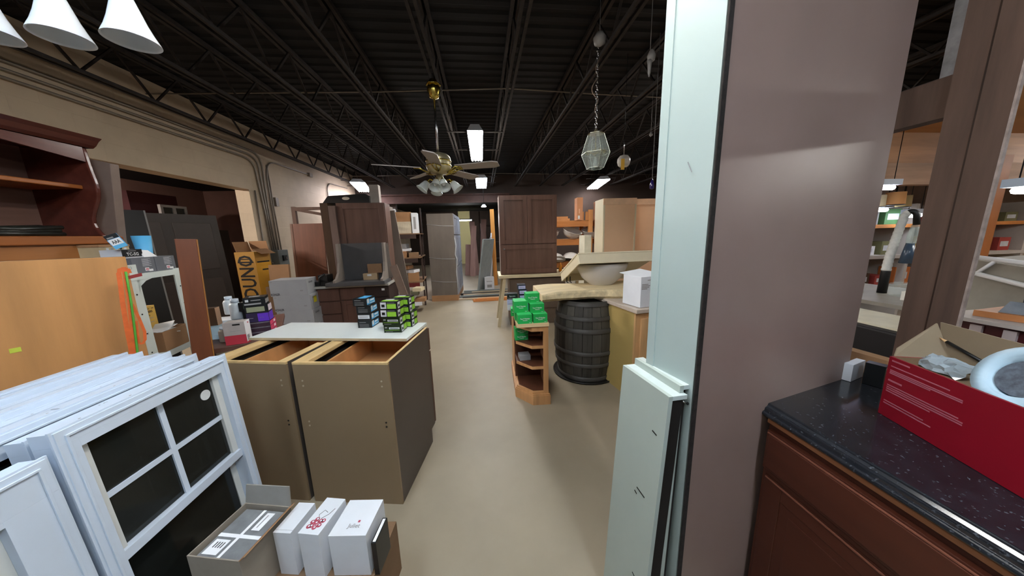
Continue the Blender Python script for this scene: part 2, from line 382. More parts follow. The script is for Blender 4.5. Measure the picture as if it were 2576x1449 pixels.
# exit-like round spot on beam
t = thing('recessed_light', 'small round lit lamp under the beam near the orange post', 'light', (0.1, 9.5, 2.42))
MB().lathe([(0.04, 0.06), (0.09, 0.0)], white, n=20).build('housing', t)
MB().lathe([(0.08, -0.012), (0.08, -0.003)], M('spot glow', emit=((0.95, 0.9, 1), 8)), n=20).build('lens', t)
MB().tube([(0, 0, 0.06), (0, 0, 1.02)], 0.006, black, 6).build('cord', t)
# ---- conduits and electrics on the block wall
def conduit(label, pts, r=0.014):
    o = MB().tube(pts, r, galv, 8).build('conduit'); return tag(o, label, 'conduit', 'metal conduits on the block wall')
def bend(a, b, c, n=6):   # quadratic corner
    return [tuple((1-t)**2*a[i]+2*t*(1-t)*b[i]+t*t*c[i] for i in range(3)) for t in [k/n for k in range(n+1)]]
XW = -3.875
for k, (dy, dz, l) in enumerate([(0, 0, 'conduit bending down the wall, outermost of the run'), (0.09, 0.07, 'conduit bending down the wall, second of the run'), (0.18, 0.14, 'conduit bending down the wall, innermost of the run')]):
    p = [(XW, -2.5, 2.90+dz), (XW, 5.45+dy, 2.92+dz)]+bend((XW, 5.55+dy, 2.92+dz), (XW, 5.8+dy, 2.92+dz), (XW, 5.8+dy, 2.72+dz))+[(XW, 5.86+dy*0.5, 2.0), (XW, 5.87+dy*0.6, 1.36)]
    conduit(l, p)
conduit('conduit arching right above the electrical box', [(XW, 6.04, 1.36), (XW, 6.06, 2.7)]+bend((XW, 6.07, 2.75), (XW, 6.1, 2.98), (XW, 6.35, 2.99))+[(XW, 7.44, 3.0)])
conduit('straight conduit beside the arched one', [(XW, 6.12, 1.36), (XW, 6.10, 2.9)], 0.012)
conduit('conduit looping beside the far left light', [(XW, 8.2, 1.2), (XW, 8.22, 2.7)]+bend((XW, 8.22, 2.75), (XW, 8.25, 2.95), (XW, 8.5, 2.97))+[(XW, 9.4, 3.0)])
conduit('thin cable conduit curving to the electrical box foot', [(XW, 5.70, 2.4), (XW, 5.68, 1.5)]+bend((XW, 5.68, 1.4), (XW, 5.70, 1.15), (XW, 5.86, 1.12)), 0.012)
tag(MB().box(-3.9, -3.84, 7.44, 7.56, 2.96, 3.04, galv).build('junction_box'), 'small metal junction box at the end of the arched conduit', 'junction box')
tag(MB().box(-3.9, -3.85, 6.16, 6.24, 2.18, 2.34, galv).build('junction_box'), 'small junction box halfway up the wall conduits', 'junction box')
t = thing('electrical_box', 'grey electrical disconnect box on the block wall under the conduits', 'electrical box', (-3.9, 5.98, 1.06))
MB().box(0, 0.14, -0.14, 0.14, 0, 0.30, M('grey electrical enamel', '#5C605C', 0.5)).build('body', t, 0.006)
MB().box(0.14, 0.17, -0.05, 0.05, 0.1, 0.2, black).box(0.17, 0.19, -0.02, 0.02, 0.12, 0.17, chrome).build('switch', t)
# ---- alcove beyond the opening
dk = M('dark stained door', '#2B2420', 0.5, var=0.15, scale=8, stretch=(3, 3, .3))
t = thing('spare_door', 'dark panelled door leaning inside the wall opening', 'door', (-4.62, 4.95, 0), 66, rx=-3)
mb = MB().box(-0.62, 0.62, 0, 0.045, 0, 1.98, dk); mb.build('slab', t)
for i, (a, b, c, d) in enumerate([(-0.52, -0.06, 1.1, 1.85), (0.06, 0.52, 1.1, 1.85), (-0.52, -0.06, 0.15, 0.95), (0.06, 0.52, 0.15, 0.95)]):
    MB().box(a, b, -0.012, 0.0, c, d, M('dark door field', '#332B27', 0.5)).build('raised_panel', t, 0.006)
tag(MB().box(-0.5, 0.5, 0, 0.05, 0, 1.95, M('black lacquer sheet', '#0E0C0B', 0.35)).box(0.5, 0.515, 0, 0.05, 0, 1.95, gry).build('black_sheet'), 'tall black panel leaning behind the fastener shelf', 'panel')
pose(COL.objects[-1], (-4.35, 3.7, 0), 55, rx=-4)
t = thing('window_sash', 'grey framed window unit stored in the dark alcove', 'window sash', (-4.98, 5.46, 1.765), 90)
t.scale = (0.5, 0.5, 0.47)
gf = M('dull grey paint', '#77726E', 0.6)
MB().box(-0.42, 0.42, 0, 0.08, 0, 0.06, gf).box(-0.42, 0.42, 0, 0.08, 0.72, 0.8, gf).box(-0.42, -0.34, 0, 0.08, 0.06, 0.72, gf).box(0.34, 0.42, 0, 0.08, 0.06, 0.72, gf).box(-0.05, 0.05, 0, 0.08, 0.06, 0.72, gf).box(-0.34, 0.34, 0, 0.08, 0.42, 0.5, gf).build('frame', t)
MB().box(-0.34, 0.34, 0.03, 0.04, 0.06, 0.72, gdark).build('glass', t)
tag(MB().box(-6.3, -4.97, 4.9, 6.4, 0, 1.24, M('dark stored crate wood', '#2E2622', 0.7)).build('storage_crate'), 'big dark crate in the alcove under the grey window unit', 'crate')
COL.objects[-1].scale = (1, 1, 1.42)
t = thing('crate_box', 'dark red open box on the alcove wall shelf', 'box', (-5.45, 5.75, 1.765), 90)
MB().box(-0.45, 0.30, 0, 0.4, 0, 0.60, M('dark red board', '#3A1216', 0.7)).build('body', t)
# ================================================================ FOREGROUND LEFT: vinyl windows
pencil = M('pencil mark', '#6F7882', 0.7)
def vinyl_window(label, wd, ht, dep=0.066, marks=None, a=0.046, top=0.072, r=0.026, md=0.555):
    # local: width along +y from 0, thickness along x (face towards +x), height z
    t = thing('vinyl_window', label, 'window', (0, 0, 0), 0, 'white vinyl windows stacked leaning')
    mb = MB()
    fl = 0.008                   # nailing flange
    def ring(a, x0, x1, b):      # rectangular ring between inset a and inset b
        mb.box(x0, x1, a, wd-a, a, b, white); mb.box(x0, x1, a, wd-a, ht-b, ht-a, white)
        mb.box(x0, x1, a, b, b, ht-b, white); mb.box(x0, x1, wd-b, wd-a, b, ht-b, white)
    ring(0.0, -0.012, -0.006, 0.010)                     # thin flange
    ring(0.006, -dep, -0.002, a)                         # frame
    ring(0.022, -0.002, 0.003, 0.028)                    # raised bead
    mb.box(-dep, -0.002, a, wd-a, ht-top, ht-a, white)   # deeper head
    if marks:
        for s, u, v, h in marks:
            mb.text(s, (-0.022, u, ht-0.006), (0, 1, 0), (-1, 0, 0), h*1.5, pencil, lift=0.0015)
    for k in range(4):
        yy = wd*(0.15+0.23*k); mb.lathe([(0.003, 0), (0.003, 0.001)], gry, c=(-0.03, yy, ht-0.006), n=8)
    mb.build('frame', t, 0.0015)
    mid = ht*md; tz = ht-top
    sash = M('sash off-white vinyl', '#C9CCC9', 0.4, var=0.04)
    us = MB()
    us.box(-0.05, -0.022, a, a+r, mid, tz, sash).box(-0.05, -0.022, wd-a-r, wd-a, mid, tz, sash)
    us.box(-0.05, -0.022, a+r, wd-a-r, tz-0.006, tz, sash).box(-0.052, -0.010, a, wd-a, mid-0.022, mid+0.012, white)
    us = us.build('upper_sash', t, 0.001)
    MB().box(-0.038, -0.034, a+r, wd-a-r, mid+0.012, tz-0.006, gdark).build('glass_pane', us)
    mu = MB(); cm = wd/2; hz = (mid+tz)/2
    mu.box(-0.033, -0.027, cm-0.009, cm+0.009, mid+0.012, tz-0.006, white)
    mu.box(-0.033, -0.027, a+r, cm-0.009, hz-0.009, hz+0.009, white).box(-0.033, -0.027, cm+0.009, wd-a-r, hz-0.009, hz+0.009, white)
    mu.build('muntins', us)
    ls = MB()
    ls.box(-0.064, -0.053, a, a+r, a, mid, sash).box(-0.064, -0.053, wd-a-r, wd-a, a, mid, sash).box(-0.064, -0.053, a+r, wd-a-r, a, a+r, sash).box(-0.064, -0.053, a+r, wd-a-r, mid-r, mid, sash)
    ls = ls.build('lower_sash', t, 0.001)
    MB().box(-0.060, -0.057, a+r, wd-a-r, a+r, mid-r, gdark).build('glass_pane', ls)
    return t
TL = -3.4
def putw(o, xtop, y, ht, rz=0):      # place so that the top lands at xtop
    s = math.sin(R_(-TL)); o.location = (xtop+s*ht, y, 0.008); o.rotation_euler = (0, R_(TL), R_(rz))
W1 = vinyl_window('front white window of the leaning stack, dark panes and a white round sticker', 0.545, 1.03)
putw(W1, -1.160, 0.812, 1.03, 0)
tag(MB().lathe([(0.021, 0), (0.021, 0.002)], M('round sticker', '#C8CCCC', 0.6), n=28, rot=(0, 90, 0)).build('round_sticker'), 'round white sticker on the top right pane of the front window', 'sticker')
STK = COL.objects[-1]; STK.parent = W1; STK.location = (-0.0335, 0.440, 0.890); STK.name = 'round_sticker'
del STK['label'], STK['category']
rows = [(-1.240, 0.826, 0.48, 1.005, [('12', 0.20, 0, 0.016)], 'white window second in the stack, 12 pencilled on top'),
        (-1.325, 0.680, 0.73, 1.020, [('1', 0.30, 0, 0.02)], 'white window third in the stack, a 1 pencilled on top'),
        (-1.397, 0.700, 0.735, 1.010, None, 'white window fourth in the leaning stack'),
        (-1.469, 0.715, 0.735, 1.024, None, 'white window fifth in the leaning stack'),
        (-1.541, 0.730, 0.740, 1.012, None, 'white window sixth in the leaning stack'),
        (-1.613, 0.740, 0.735, 1.022, None, 'white window seventh in the leaning stack, last but one'),
        (-1.687, 0.750, 0.735, 1.020, None, 'rearmost white window, against the orange wood panel')]
for x, y, wd, ht, mk, l in rows:
    putw(vinyl_window(l, wd, ht, marks=mk), x, y, ht, 0)
W2 = vinyl_window('white window with a broad frame standing at the near left end of the stack', 0.56, 0.975, a=0.10, top=0.115, md=0.62)
putw(W2, -1.165, 0.243, 0.975, 0)
tag(MB().box(-0.05, 0.05, -0.045, 0.045, 0, 0.94, wood('grey brown block wood', '#8A6E55', 0.8)).build('wood_block'), 'short wooden block post wedged behind the near windows', 'wood block')
pose(COL.objects[-1], (-1.32, 0.72, 0.0), 4)

# ================================================================ BASE CABINETS WITHOUT TOPS
back_m = M('brown back panel', '#887358', 0.38, var=0.05, scale=2)
side_m = M('dark taupe side panel', '#4E4640', 0.42, var=0.08, scale=3)
inner = wood('birch drawer wood', '#C08A58', 0.5, axis=0, var=0.12)
hole = M('screw hole', '#1A1410', 0.9); plug = M('pale screw cover', '#B8A78F', 0.6)
def base_cabinet(label, loc, rz, wd, lite=False):
    # local: x across, back panel at y=0 facing -y, doors at +y; origin = left back floor corner
    t = thing('base_cabinet', label, 'cabinet', loc, rz, 'topless base cabinets seen from behind')
    H = 0.876; D = 0.60
    mb = MB().box(0.0, wd, 0.0, 0.012, 0.0, H-0.012, back_m)
    for u, v in ((0.045, 0.74), (0.045, 0.77), (wd-0.045, 0.74), (wd-0.045, 0.77), (0.045, 0.5), (0.045, 0.525), (wd-0.045, 0.5), (wd-0.045, 0.525)):
        mb.lathe([(0.005, 0), (0.005, 0.0015)], hole if v < 0.6 and u > 0.1 else plug, c=(u, 0.0, v), n=10, rot=(90, 0, 0))
    mb.build('back_panel', t)
    MB().box(0, wd, 0.0, 0.014, H-0.012, H, mapleY).build('back_rail', t)
    for x0 in (0.0, wd-0.016):
        MB().prism([(0.012, 0.0), (D-0.075, 0.0), (D-0.075, 0.105), (D, 0.105), (D, H-0.002), (0.012, H-0.002)], x0, x0+0.016, side_m, 'x').box(x0, x0+0.016, 0.014, D, H-0.002, H, mapleY).build('side_panel', t)
    MB().box(0.016, wd-0.016, 0.014, D-0.02, 0.11, 0.126, inner).build('bottom_panel', t)
    MB().box(0.016, wd-0.016, D-0.075, D-0.06, 0, 0.105, side_m).build('toe_kick', t)
    MB().box(0.016, 0.075, 0.014, D-0.03, H-0.022, H-0.002, mapleY).build('top_stretcher', t)
    if not lite: MB().box(wd-0.06, wd-0.016, 0.014, 0.30, H-0.022, H-0.002, mapleY).build('top_stretcher', t)
    dr = MB(); x0, x1, y0, y1, z0, z1 = 0.115, wd-0.05, 0.05, D-0.02, 0.70, 0.835
    dr.box(x0, x1, y0, y1, z0, z0+0.012, inner).box(x0, x0+0.014, y0, y1, z0+0.012, z1, inner).box(x1-0.014, x1, y0, y1, z0+0.012, z1, inner)
    dr.box(x0+0.014, x1-0.014, y0, y0+0.014, z0+0.012, z1, inner).box(x0+0.014, x1-0.014, y1-0.014, y1, z0+0.012, z1, inner)
    dr.build('drawer_box', t)
    MB().box(0.01, wd+0.003, D, D+0.02, 0.70, H-0.01, espresso).build('drawer_front', t, 0.002)
    MB().box(0.01, wd+0.003, D, D+0.02, 0.115, 0.69, espresso).build('door', t, 0.002)
    return t
base_cabinet('left brown base cabinet without a top, back turned to the viewer', (-1.567, 1.702, 0), -12, 0.49)
base_cabinet('right brown base cabinet without a top, dark side facing the aisle', (-1.052, 1.592, 0), -9.5, 0.535, lite=True)
tag(MB().box(-0.014, 0.014, -0.07, 0.07, 0, 0.02, white).build('plastic_strip'), 'small white plastic strip lying in the left cabinet drawer', 'strip'); pose(COL.objects[-1], (-1.16, 1.93, 0.75), -18, rx=0)
wb_ = MB().box(-0.545, 0.545, -0.17, 0.17, 0, 0.018, M('white melamine', '#DCE2DF', 0.25, var=0.02)).box(-0.546, 0.546, -0.171, -0.170, 0.001, 0.017, M('raw board edge', '#B8AA8A', 0.7)).build('shelf_board')
tag(wb_, 'white melamine board lying across both topless base cabinets', 'board'); pose(wb_, (-1.005, 2.085, 0.8775), -11)

# battery cartons
bk = M('black carton print', '#171A1C', 0.35, var=0.05); teal = M('sky blue print', '#4FA8DC', 0.4, var=0.05); lime = M('lime green print', '#8BC13A', 0.4, var=0.06)
dgr = M('dark green carton', '#16240F', 0.4, var=0.1); lab = M('pale label', '#C7C9CC', 0.5)
zt = 0.8962
def bat(label, loc, rz, kind, n):
    w, d, h = 0.098, 0.115, 0.053
    if kind == 'teal':
        dec = [('r', 0.05, 0.95, 0.12, 0.8, teal), ('r', 0.08, 0.3, 0.3, 0.9, lab, 0.0016), ('t', 0.3, 0.9, 0.1, 0.9, teal), ('r', 0.42, 0.85, 0.52, 0.72, wht, 0.0016), ('r', 0.4, 0.9, 0.22, 0.3, wht, 0.0016)]
        if n == 2: dec += [('f', 0.05, 0.9, 0.25, 0.75, lab), ('f', 0.15, 0.8, 0.45, 0.55, gry, 0.0016)]
        else: dec += [('f', 0.12, 0.6, 0.72, 0.78, gry)]+[('f', 0.12, 0.8, 0.12+0.17*i, 0.16+0.17*i, gry) for i in range(3)]
        m = bk
    else:
        w = 0.118; d = 0.098
        if n in (2, 3):
            dec = [('f', 0.03, 0.36, 0.1, 0.92, lab), ('f', 0.1, 0.28, 0.3, 0.65, ink, 0.0016), ('f', 0.4, 0.92, 0.1, 0.7, lime), ('f', 0.42, 0.85, 0.80, 0.86, gry)]
        else:
            dec = [('f', 0.06, 0.2, 0.6, 0.75, gry), ('f', 0.3, 0.9, 0.45, 0.7, lab), ('f', 0.35, 0.85, 0.54, 0.61, ink, 0.0016), ('f', 0.05, 0.9, 0.3, 0.34, lime), ('f', 0.1, 0.5, 0.10, 0.15, gry)]
        dec += [('r', 0.04, 0.4, 0.1, 0.9, lab), ('r', 0.1, 0.32, 0.3, 0.6, ink, 0.0016), ('r', 0.46, 0.95, 0.15, 0.85, lime), ('t', 0.05, 0.95, 0.1, 0.45, lime), ('t', 0.1, 0.6, 0.5, 0.8, lab), ('l', 0.1, 0.9, 0.3, 0.8, lime)]
        m = dgr if n < 2 else bk
    o = carton('battery_carton', label, 'carton', loc, (w, d, h), rz, m, dec, 'cartons of batteries on the white board'); return o
for i, l in enumerate(['black and blue battery carton at the bottom of the blue stack', 'black and blue battery carton second from the bottom of the blue stack', 'blue battery carton with a pale front label, third in the stack', 'black and blue battery carton on top of the blue stack']):
    bat(l, (-0.852+[0, .004, -.002, -.012][i], 2.155+[0, 0, .004, -.004][i], zt+0.0535*i), [-6, -8, -3, -10][i], 'teal', 2 if i == 1 else i+3)
for i, l in enumerate(['green battery carton at the bottom of the near green stack', 'green battery carton second from the bottom, near stack', 'lime labelled battery carton third from the bottom, near stack', 'lime labelled battery carton on top of the near green stack']):
    bat(l, (-0.621+[.004, 0, -.008, -.006][i], 1.998, zt+0.0535*i), [-7, -8, -9, -8][i], 'green', i)
for i, l in enumerate(['green battery carton at the bottom of the far green stack', 'green battery carton second from the bottom, far stack', 'green battery carton third from the bottom, far stack', 'green battery carton on top of the far green stack']):
    bat(l, (-0.575+[.004, .006, -.004, -.004][i], 2.115, zt+0.0535*i), [-10, -11, -9, -10][i], 'green', 2)

# ================================================================ BOXES AT THE FEET OF THE CABINETS
tag(MB().box(-0.30, 0.265, -0.17, 0.13, 0, 0.26, cardd).build('storage_carton'), 'wide brown carton carrying the white boxes before the cabinets', 'carton')
pose(COL.objects[-1], (-0.72, 1.06, 0), -6)
ZB = 0.2605
t = thing('open_carton', 'open brown carton holding a silver wrapped block, before the windows', 'carton', (-0.945, 1.02, ZB), -12)
mb = MB(); W, Dd, Hh = 0.205, 0.205, 0.198
kd = M('worn grey-brown carton', '#8F8578', 0.8, var=0.12)
mb.box(-W/2, W/2, -Dd/2, Dd/2, 0, 0.006, kd).box(-W/2, -W/2+0.004, -Dd/2, Dd/2, 0.006, Hh, kd).box(W/2-0.004, W/2, -Dd/2, Dd/2, 0.006, Hh, kd).box(-W/2+.004, W/2-.004, -Dd/2, -Dd/2+0.004, 0.006, Hh, kd).box(-W/2+.004, W/2-.004, Dd/2-0.004, Dd/2, 0.006, Hh, kd)
mb.build('carton_body', t)
MB().hexa([(-W/2, Dd/2, Hh), (W/2, Dd/2, Hh), (W/2, Dd/2+0.004, Hh), (-W/2, Dd/2+0.004, Hh), (-W/2+0.004, Dd/2+0.012, Hh+0.075), (W/2-0.004, Dd/2+0.012, Hh+0.08), (W/2-0.004, Dd/2+0.016, Hh+0.08), (-W/2+0.004, Dd/2+0.016, Hh+0.075)], M('kraft grey flap', '#8C8882', 0.6)).build('back_flap', t)
MB().hexa([(W/2-0.004, -Dd/2, Hh), (W/2, -Dd/2, Hh), (W/2, Dd/2, Hh), (W/2-0.004, Dd/2, Hh), (W/2+0.02, -Dd/2, Hh+0.02), (W/2+0.024, -Dd/2, Hh+0.02), (W/2+0.024, Dd/2, Hh+0.02), (W/2+0.02, Dd/2, Hh+0.02)], card).build('side_flap', t)
silver = M('silver wrapping', '#9B9D9E', 0.3, 0.5, var=0.15, scale=20)
mb = MB().box(-0.086, 0.086, -0.09, 0.09, 0.007, 0.182, silver)
mb.quad((-0.086, -0.02, 0.182), (0.172, 0, 0), (0, 0.013, 0), wht).quad((-0.006, -0.09, 0.1825), (0.012, 0, 0), (0, 0.18, 0), wht).quad((-0.075, -0.082, 0.183), (0.058, 0, 0), (0, 0.052, 0), wht).quad((0.02, 0.01, 0.183), (0.034, 0, 0), (0, 0.07, 0), wht)
for k in range(4): mb.quad((-0.06+0.01*k, -0.06, 0.184), (0.004, 0, 0), (0, 0.02, 0), ink)
mb.quad((0.032, 0.02, 0.184), (0.004, 0, 0), (0, 0.05, 0), gry)
o = mb.build('wrapped_block'); tag(o, 'silver wrapped block with white tape inside the open carton', 'package'); pose(o, (-0.945, 1.02, ZB), -12)
pinkp = M('crimson print', '#B0485A', 0.6)
carton('white_box', 'small plain white box right of the open carton', 'box', (-0.782, 1.055, ZB), (0.070, 0.125, 0.190), -10, cartwh, [('t', 0.0, 1.0, 0.08, 0.09, gry)], 'white boxes before the cabinets')
# box with berry drawing
mb = MB(); w_, d_, h_ = 0.082, 0.15, 0.195
mb.box(-w_/2, w_/2, -d_/2, d_/2, 0, h_, cartwh)
for i, (a, b) in enumerate([(-.012, -.045), (.004, -.05), (.016, -.04), (-.002, -.032), (-.018, -.03), (.01, -.024), (-.008, -.018), (.02, -.022), (-.02, -.048)]):
    mb.lathe([(0.0085, 0), (0.0085, 0.0012)], pinkp, c=(a, b, h_), n=12); mb.lathe([(0.0035, 0), (0.0035, 0.0018)], cartwh, c=(a+.001, b+.001, h_), n=8)
mb.tube([(0.0, -0.02, h_+.001), (-0.015, 0.0, h_+.001), (-0.005, 0.02, h_+.001), (0.012, 0.012, h_+.001)], 0.0012, gry, 5)
mb.tube([(0.004, -0.015, h_+.001), (0.022, 0.005, h_+.001), (0.03, 0.03, h_+.001)], 0.0012, gry, 5)
o = mb.build('white_box'); tag(o, 'white box with a crimson berry cluster drawn on its lid', 'box', 'white boxes before the cabinets'); pose(o, (-0.672, 1.045, ZB), -12)
carton('white_box', 'widest white box with small handwriting on its lid', 'box', (-0.540, 1.035, ZB), (0.14, 0.15, 0.180), -6, cartwh, [('T', 't', 0.55, 0.20, 0.016, 'Juliet', gry), ('t', 0.60, 0.66, 0.34, 0.40, pinkp)], 'white boxes before the cabinets')
carton('white_box', 'narrow white box with a black edge, rightmost of the row', 'box', (-0.448, 1.0, ZB), (0.018, 0.10, 0.145), -6, bk, [('t', 0.2, 0.8, 0.05, 0.95, wht)], 'white boxes before the cabinets')

# ================================================================ RIGHT: tall partition box, boards, counter
ang = math.degrees(math.atan2(0.20, 0.82))
colw = M('white painted column face', '#AAB8B4', 0.4, var=0.03, scale=2)
colb = M('brown primer side', '#8E776E', 0.40, var=0.07, scale=2.0)
t = thing('partition_box', 'tall boxed partition with a white face and a wide brown side', 'partition', (0.622, 0.757, 0), ang)
MB().box(0.0, 0.845, 0.0, 0.185, 0, 2.9, colb).build('core', t, 0.003)
MB().box(-0.006, 0.0, 0.004, 0.185, 0, 2.9, colw).build('white_face', t)
MB().box(-0.010, -0.006, 0.155, 0.187, 0, 2.30, colw).build('edge_strip', t)
MB().box(-0.0065, 0.010, -0.0035, 0.0, 0, 2.9, M('rough black edge', '#241E1B', 0.9, var=0.5, scale=60)).build('corner_edge', t)
mk = MB().bar((-0.012, 0.06, 1.68), (-0.012, 0.075, 1.71), 0.002, 0.002, gry); mk.build('scuff', t)

def half_box(label, loc, rz, rx, w, h, th, s=1):
    t = thing('panel_box', label, 'panel', loc, rz, rx=rx)
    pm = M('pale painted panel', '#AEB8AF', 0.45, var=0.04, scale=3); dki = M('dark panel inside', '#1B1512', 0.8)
    MB().box(0, w, 0, 0.014, 0, h, pm).build('face_panel', t)
    MB().box(0, w, 0.014, th, h-0.014, h, M('white top edging', '#C0CAC6', 0.4)).build('top_panel', t)
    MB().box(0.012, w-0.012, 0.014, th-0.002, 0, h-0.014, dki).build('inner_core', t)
    mb = MB()
    for (u, v, a) in ((0.78, 0.86, .02), (0.6, 0.62, .04), (0.56, 0.6, .012), (0.7, 0.3, .015)):
        mb.bar((w*u, -0.0006, h*v), (w*u+a, -0.0006, h*v-0.004), 0.0012, 0.004, dki)
    mb.build('chips', t); return t
half_box('large pale panel box leaning on the white column, chipped face', (0.447, 0.965, 0.004), -82, -3, 0.228, 1.03, 0.066)
half_box('narrower pale panel box between the big one and the column', (0.522, 0.975, 0.004), -82, -1.5, 0.215, 1.05, 0.036)
tag(MB().tube([(0, 0, 0), (0.018, 0, -0.008)], 0.003, chrome, 10).tube([(0.0175, 0, -0.0078), (0.021, 0, -0.0093)], 0.0045, black, 10).build('bolt'), 'small bolt sticking out behind the leaning pale panel box', 'bolt')
pose(COL.objects[-1], (0.592, 0.775, 1.0), -20)

# counter
granite = M('dark speckled laminate', '#1C1F24', 0.16, kind='speck', var=0.35, scale=30, spec=0.6)
cherry = wood('cherry cabinet wood', '#4A2417', 0.4, axis=1, var=0.15)
cab = thing('kitchen_counter', 'cherry base cabinet with a dark speckled top at the near right', 'cabinet', (0.0, 0.0, 0))
cx = 0.985
def arc(x, z, r, a0, a1, n=6): return [(x+r*math.cos(R_(a0+(a1-a0)*k/n)), z+r*math.sin(R_(a0+(a1-a0)*k/n))) for k in range(n+1)]
prof = [(cx-0.03, 0.872), (1.56, 0.872), (1.56, 0.915)]+arc(cx-0.008, 0.9095, 0.0055, 90, 180)+arc(cx-0.021, 0.8975, 0.0065, 80, 180)+arc(cx-0.0315, 0.884, 0.0085, 75, 200)
def ctop():
    mb = MB(); n = len(prof); vs = []
    for yb in (-0.6, None):
        for x, z in prof: vs.append((x, yb if yb is not None else 0.838+(x-0.955)*0.244, z))
    fs = [tuple(range(n)), tuple(range(2*n-1, n-1, -1))]+[((i+1) % n, i, n+i, n+(i+1) % n) for i in range(n)]
    return mb.add(vs, fs, granite, False)
ctop().build('countertop', cab)
y1c = 0.825
MB().box(0.970, 1.55, -0.6, y1c, 0.10, 0.872, cherry).box(1.05, 1.55, -0.6, y1c, 0, 0.10, darkbr).build('carcass', cab)
MB().box(0.960, 0.970, -0.6, y1c, 0.855, 0.871, wood('pale cherry edge', '#8E5A38', 0.5, axis=1)).build('top_trim', cab)
rim = wood('cherry profile edge', '#7A4A3A', 0.3, axis=1)
for (ya, yb) in ((0.33, 0.815), (-0.14, 0.315), (-0.59, -0.155)):
    dmb = MB().box(0.952, 0.970, ya, yb, 0.690, 0.835, cherry).box(0.946, 0.952, ya+0.012, yb-0.012, 0.702, 0.823, cherry).box(0.948, 0.952, ya+.004, yb-.004, 0.8235, 0.830, rim)
    dmb.build('drawer_front', cab, 0.002)
    st = 0.06; dm = MB()
    dm.box(0.967, 0.985, ya, ya+st, 0.12, 0.66, cherry).box(0.967, 0.985, yb-st, yb, 0.12, 0.66, cherry).box(0.967, 0.985, ya+st, yb-st, 0.12, 0.12+st, cherry).box(0.967, 0.985, ya+st, yb-st, 0.60, 0.66, cherry).box(0.975, 0.985, ya+st, yb-st, 0.18, 0.60, cherry).box(0.969, 0.976, ya+st+.03, yb-st-.03, 0.21, 0.57, cherry)
    dm.box(0.963, 0.967, ya+.004, yb-.004, 0.649, 0.656, rim)
    dm.build('door', cab, 0.002)
# red box
redm = M('red box board', '#8E0F22', 0.4, var=0.05); tx = M('pale red print', '#B86A78', 0.5)
t = thing('red_carton', 'open red carton of light fittings on the dark counter', 'carton', (1.263, 0.745, 0.9165), 0)
# local axes: x into the box (away), y towards the viewer along the edge, rotated
rb = Matrix.Rotation(math.atan2(-0.095, -0.291), 4, 'Z')   # direction of the long front edge
t.rotation_euler = (0, 0, math.atan2(0.095, 0.291)-math.pi/2-math.pi/2+R_(0))
L_, Wd, Hh = 0.46, 0.155, 0.195
t.rotation_euler = (0, 0, math.atan2(-0.291, -0.095))      # local +x runs along the long edge towards the viewer; +y = away (right)
mb = MB(); th = 0.005
mb.box(0, L_, 0, th, 0, Hh, redm).box(0, L_, Wd-th, Wd, 0, Hh, redm).box(0, th, th, Wd-th, 0, Hh, redm).box(L_-th, L_, th, Wd-th, 0, Hh, redm).box(th, L_-th, th, Wd-th, 0, th, card)
mb.box(th, L_-th, Wd-th-0.002, Wd-th, th, Hh, cardd).box(th, L_-th, th, th+0.002, th, Hh, cardd).box(L_-th-.002, L_-th, th+.002, Wd-th-.002, th, Hh, cardd).box(th, th+.002, th+.002, Wd-th-.002, th, Hh, cardd)
for i, (z, a, b, hh) in enumerate([(0.182, 0.01, 0.06, .004), (0.165, 0.01, 0.16, .003), (0.152, 0.01, 0.19, .003), (0.147, .01, .19, .003), (0.142, 0.01, 0.12, .003), (0.118, 0.01, 0.05, .005), (0.103, 0.01, 0.19, .003), (0.096, .01, .2, .003), (0.09, .01, .2, .003), (0.083, 0.01, 0.13, .003), (0.05, .01, .12, .003), (0.042, .01, .14, .003)]):
    mb.box(a, b, -0.0008, 0.0, z, z+hh, tx)
mb.box(L_-0.09, L_-0.02, -0.0008, 0.0, 0.015, 0.06, tx)
mb.build('carton_body', t)
MB().hexa([(-0.03, Wd-0.004, Hh), (L_, Wd-0.004, Hh), (L_, Wd, Hh), (-0.03, Wd, Hh), (-0.062, Wd+0.008, Hh+0.098), (L_, Wd+0.008, Hh+0.085), (L_, Wd+0.012, Hh+0.085), (-0.062, Wd+0.012, Hh+0.098)], M('tan insert board', '#8C7A62', 0.8, var=0.06)).build('lid_flap', t)
MB().hexa([(-0.003, 0.012, Hh), (0.0, 0.012, Hh), (0, Wd-0.006, Hh), (-0.003, Wd-0.006, Hh), (-0.020, 0.03, Hh+0.02), (-0.017, 0.03, Hh+0.02), (-0.060, Wd, Hh+0.094), (-0.064, Wd, Hh+0.094)], M('tan insert board', '#8C7A62')).build('end_flap', t)
MB().box(0.008, L_-0.008, 0.0075, Wd-0.0085, 0.006, 0.168, M('tan insert board', '#8C7A62', 0.8, var=0.06)).build('inner_tray', t)
rbx = t
Rt = Matrix.Translation(t.location) @ Matrix.Rotation(t.rotation_euler[2], 4, 'Z')
def inbox(x, y, z): return tuple(Rt @ Vector((x, y, z)))
rz_ = math.degrees(t.rotation_euler[2])
# downlight trim
t = thing('downlight_trim', 'pale blue ring of a round downlight standing in the red carton', 'light fitting', inbox(0.215, 0.078, 0.232), rz_, rx=62)
MB().shell([(0.086, 0), (0.084, 0.008), (0.056, 0.012), (0.052, -0.03)], M('pale blue enamel', '#B6CFDC', 0.4), t=0.004, n=36).build('ring', t)
MB().lathe([(0.050, -0.02), (0.047, 0.004)], M('grey perforated baffle', '#5D636B', 0.5, var=0.4, scale=90), n=30).build('baffle', t)
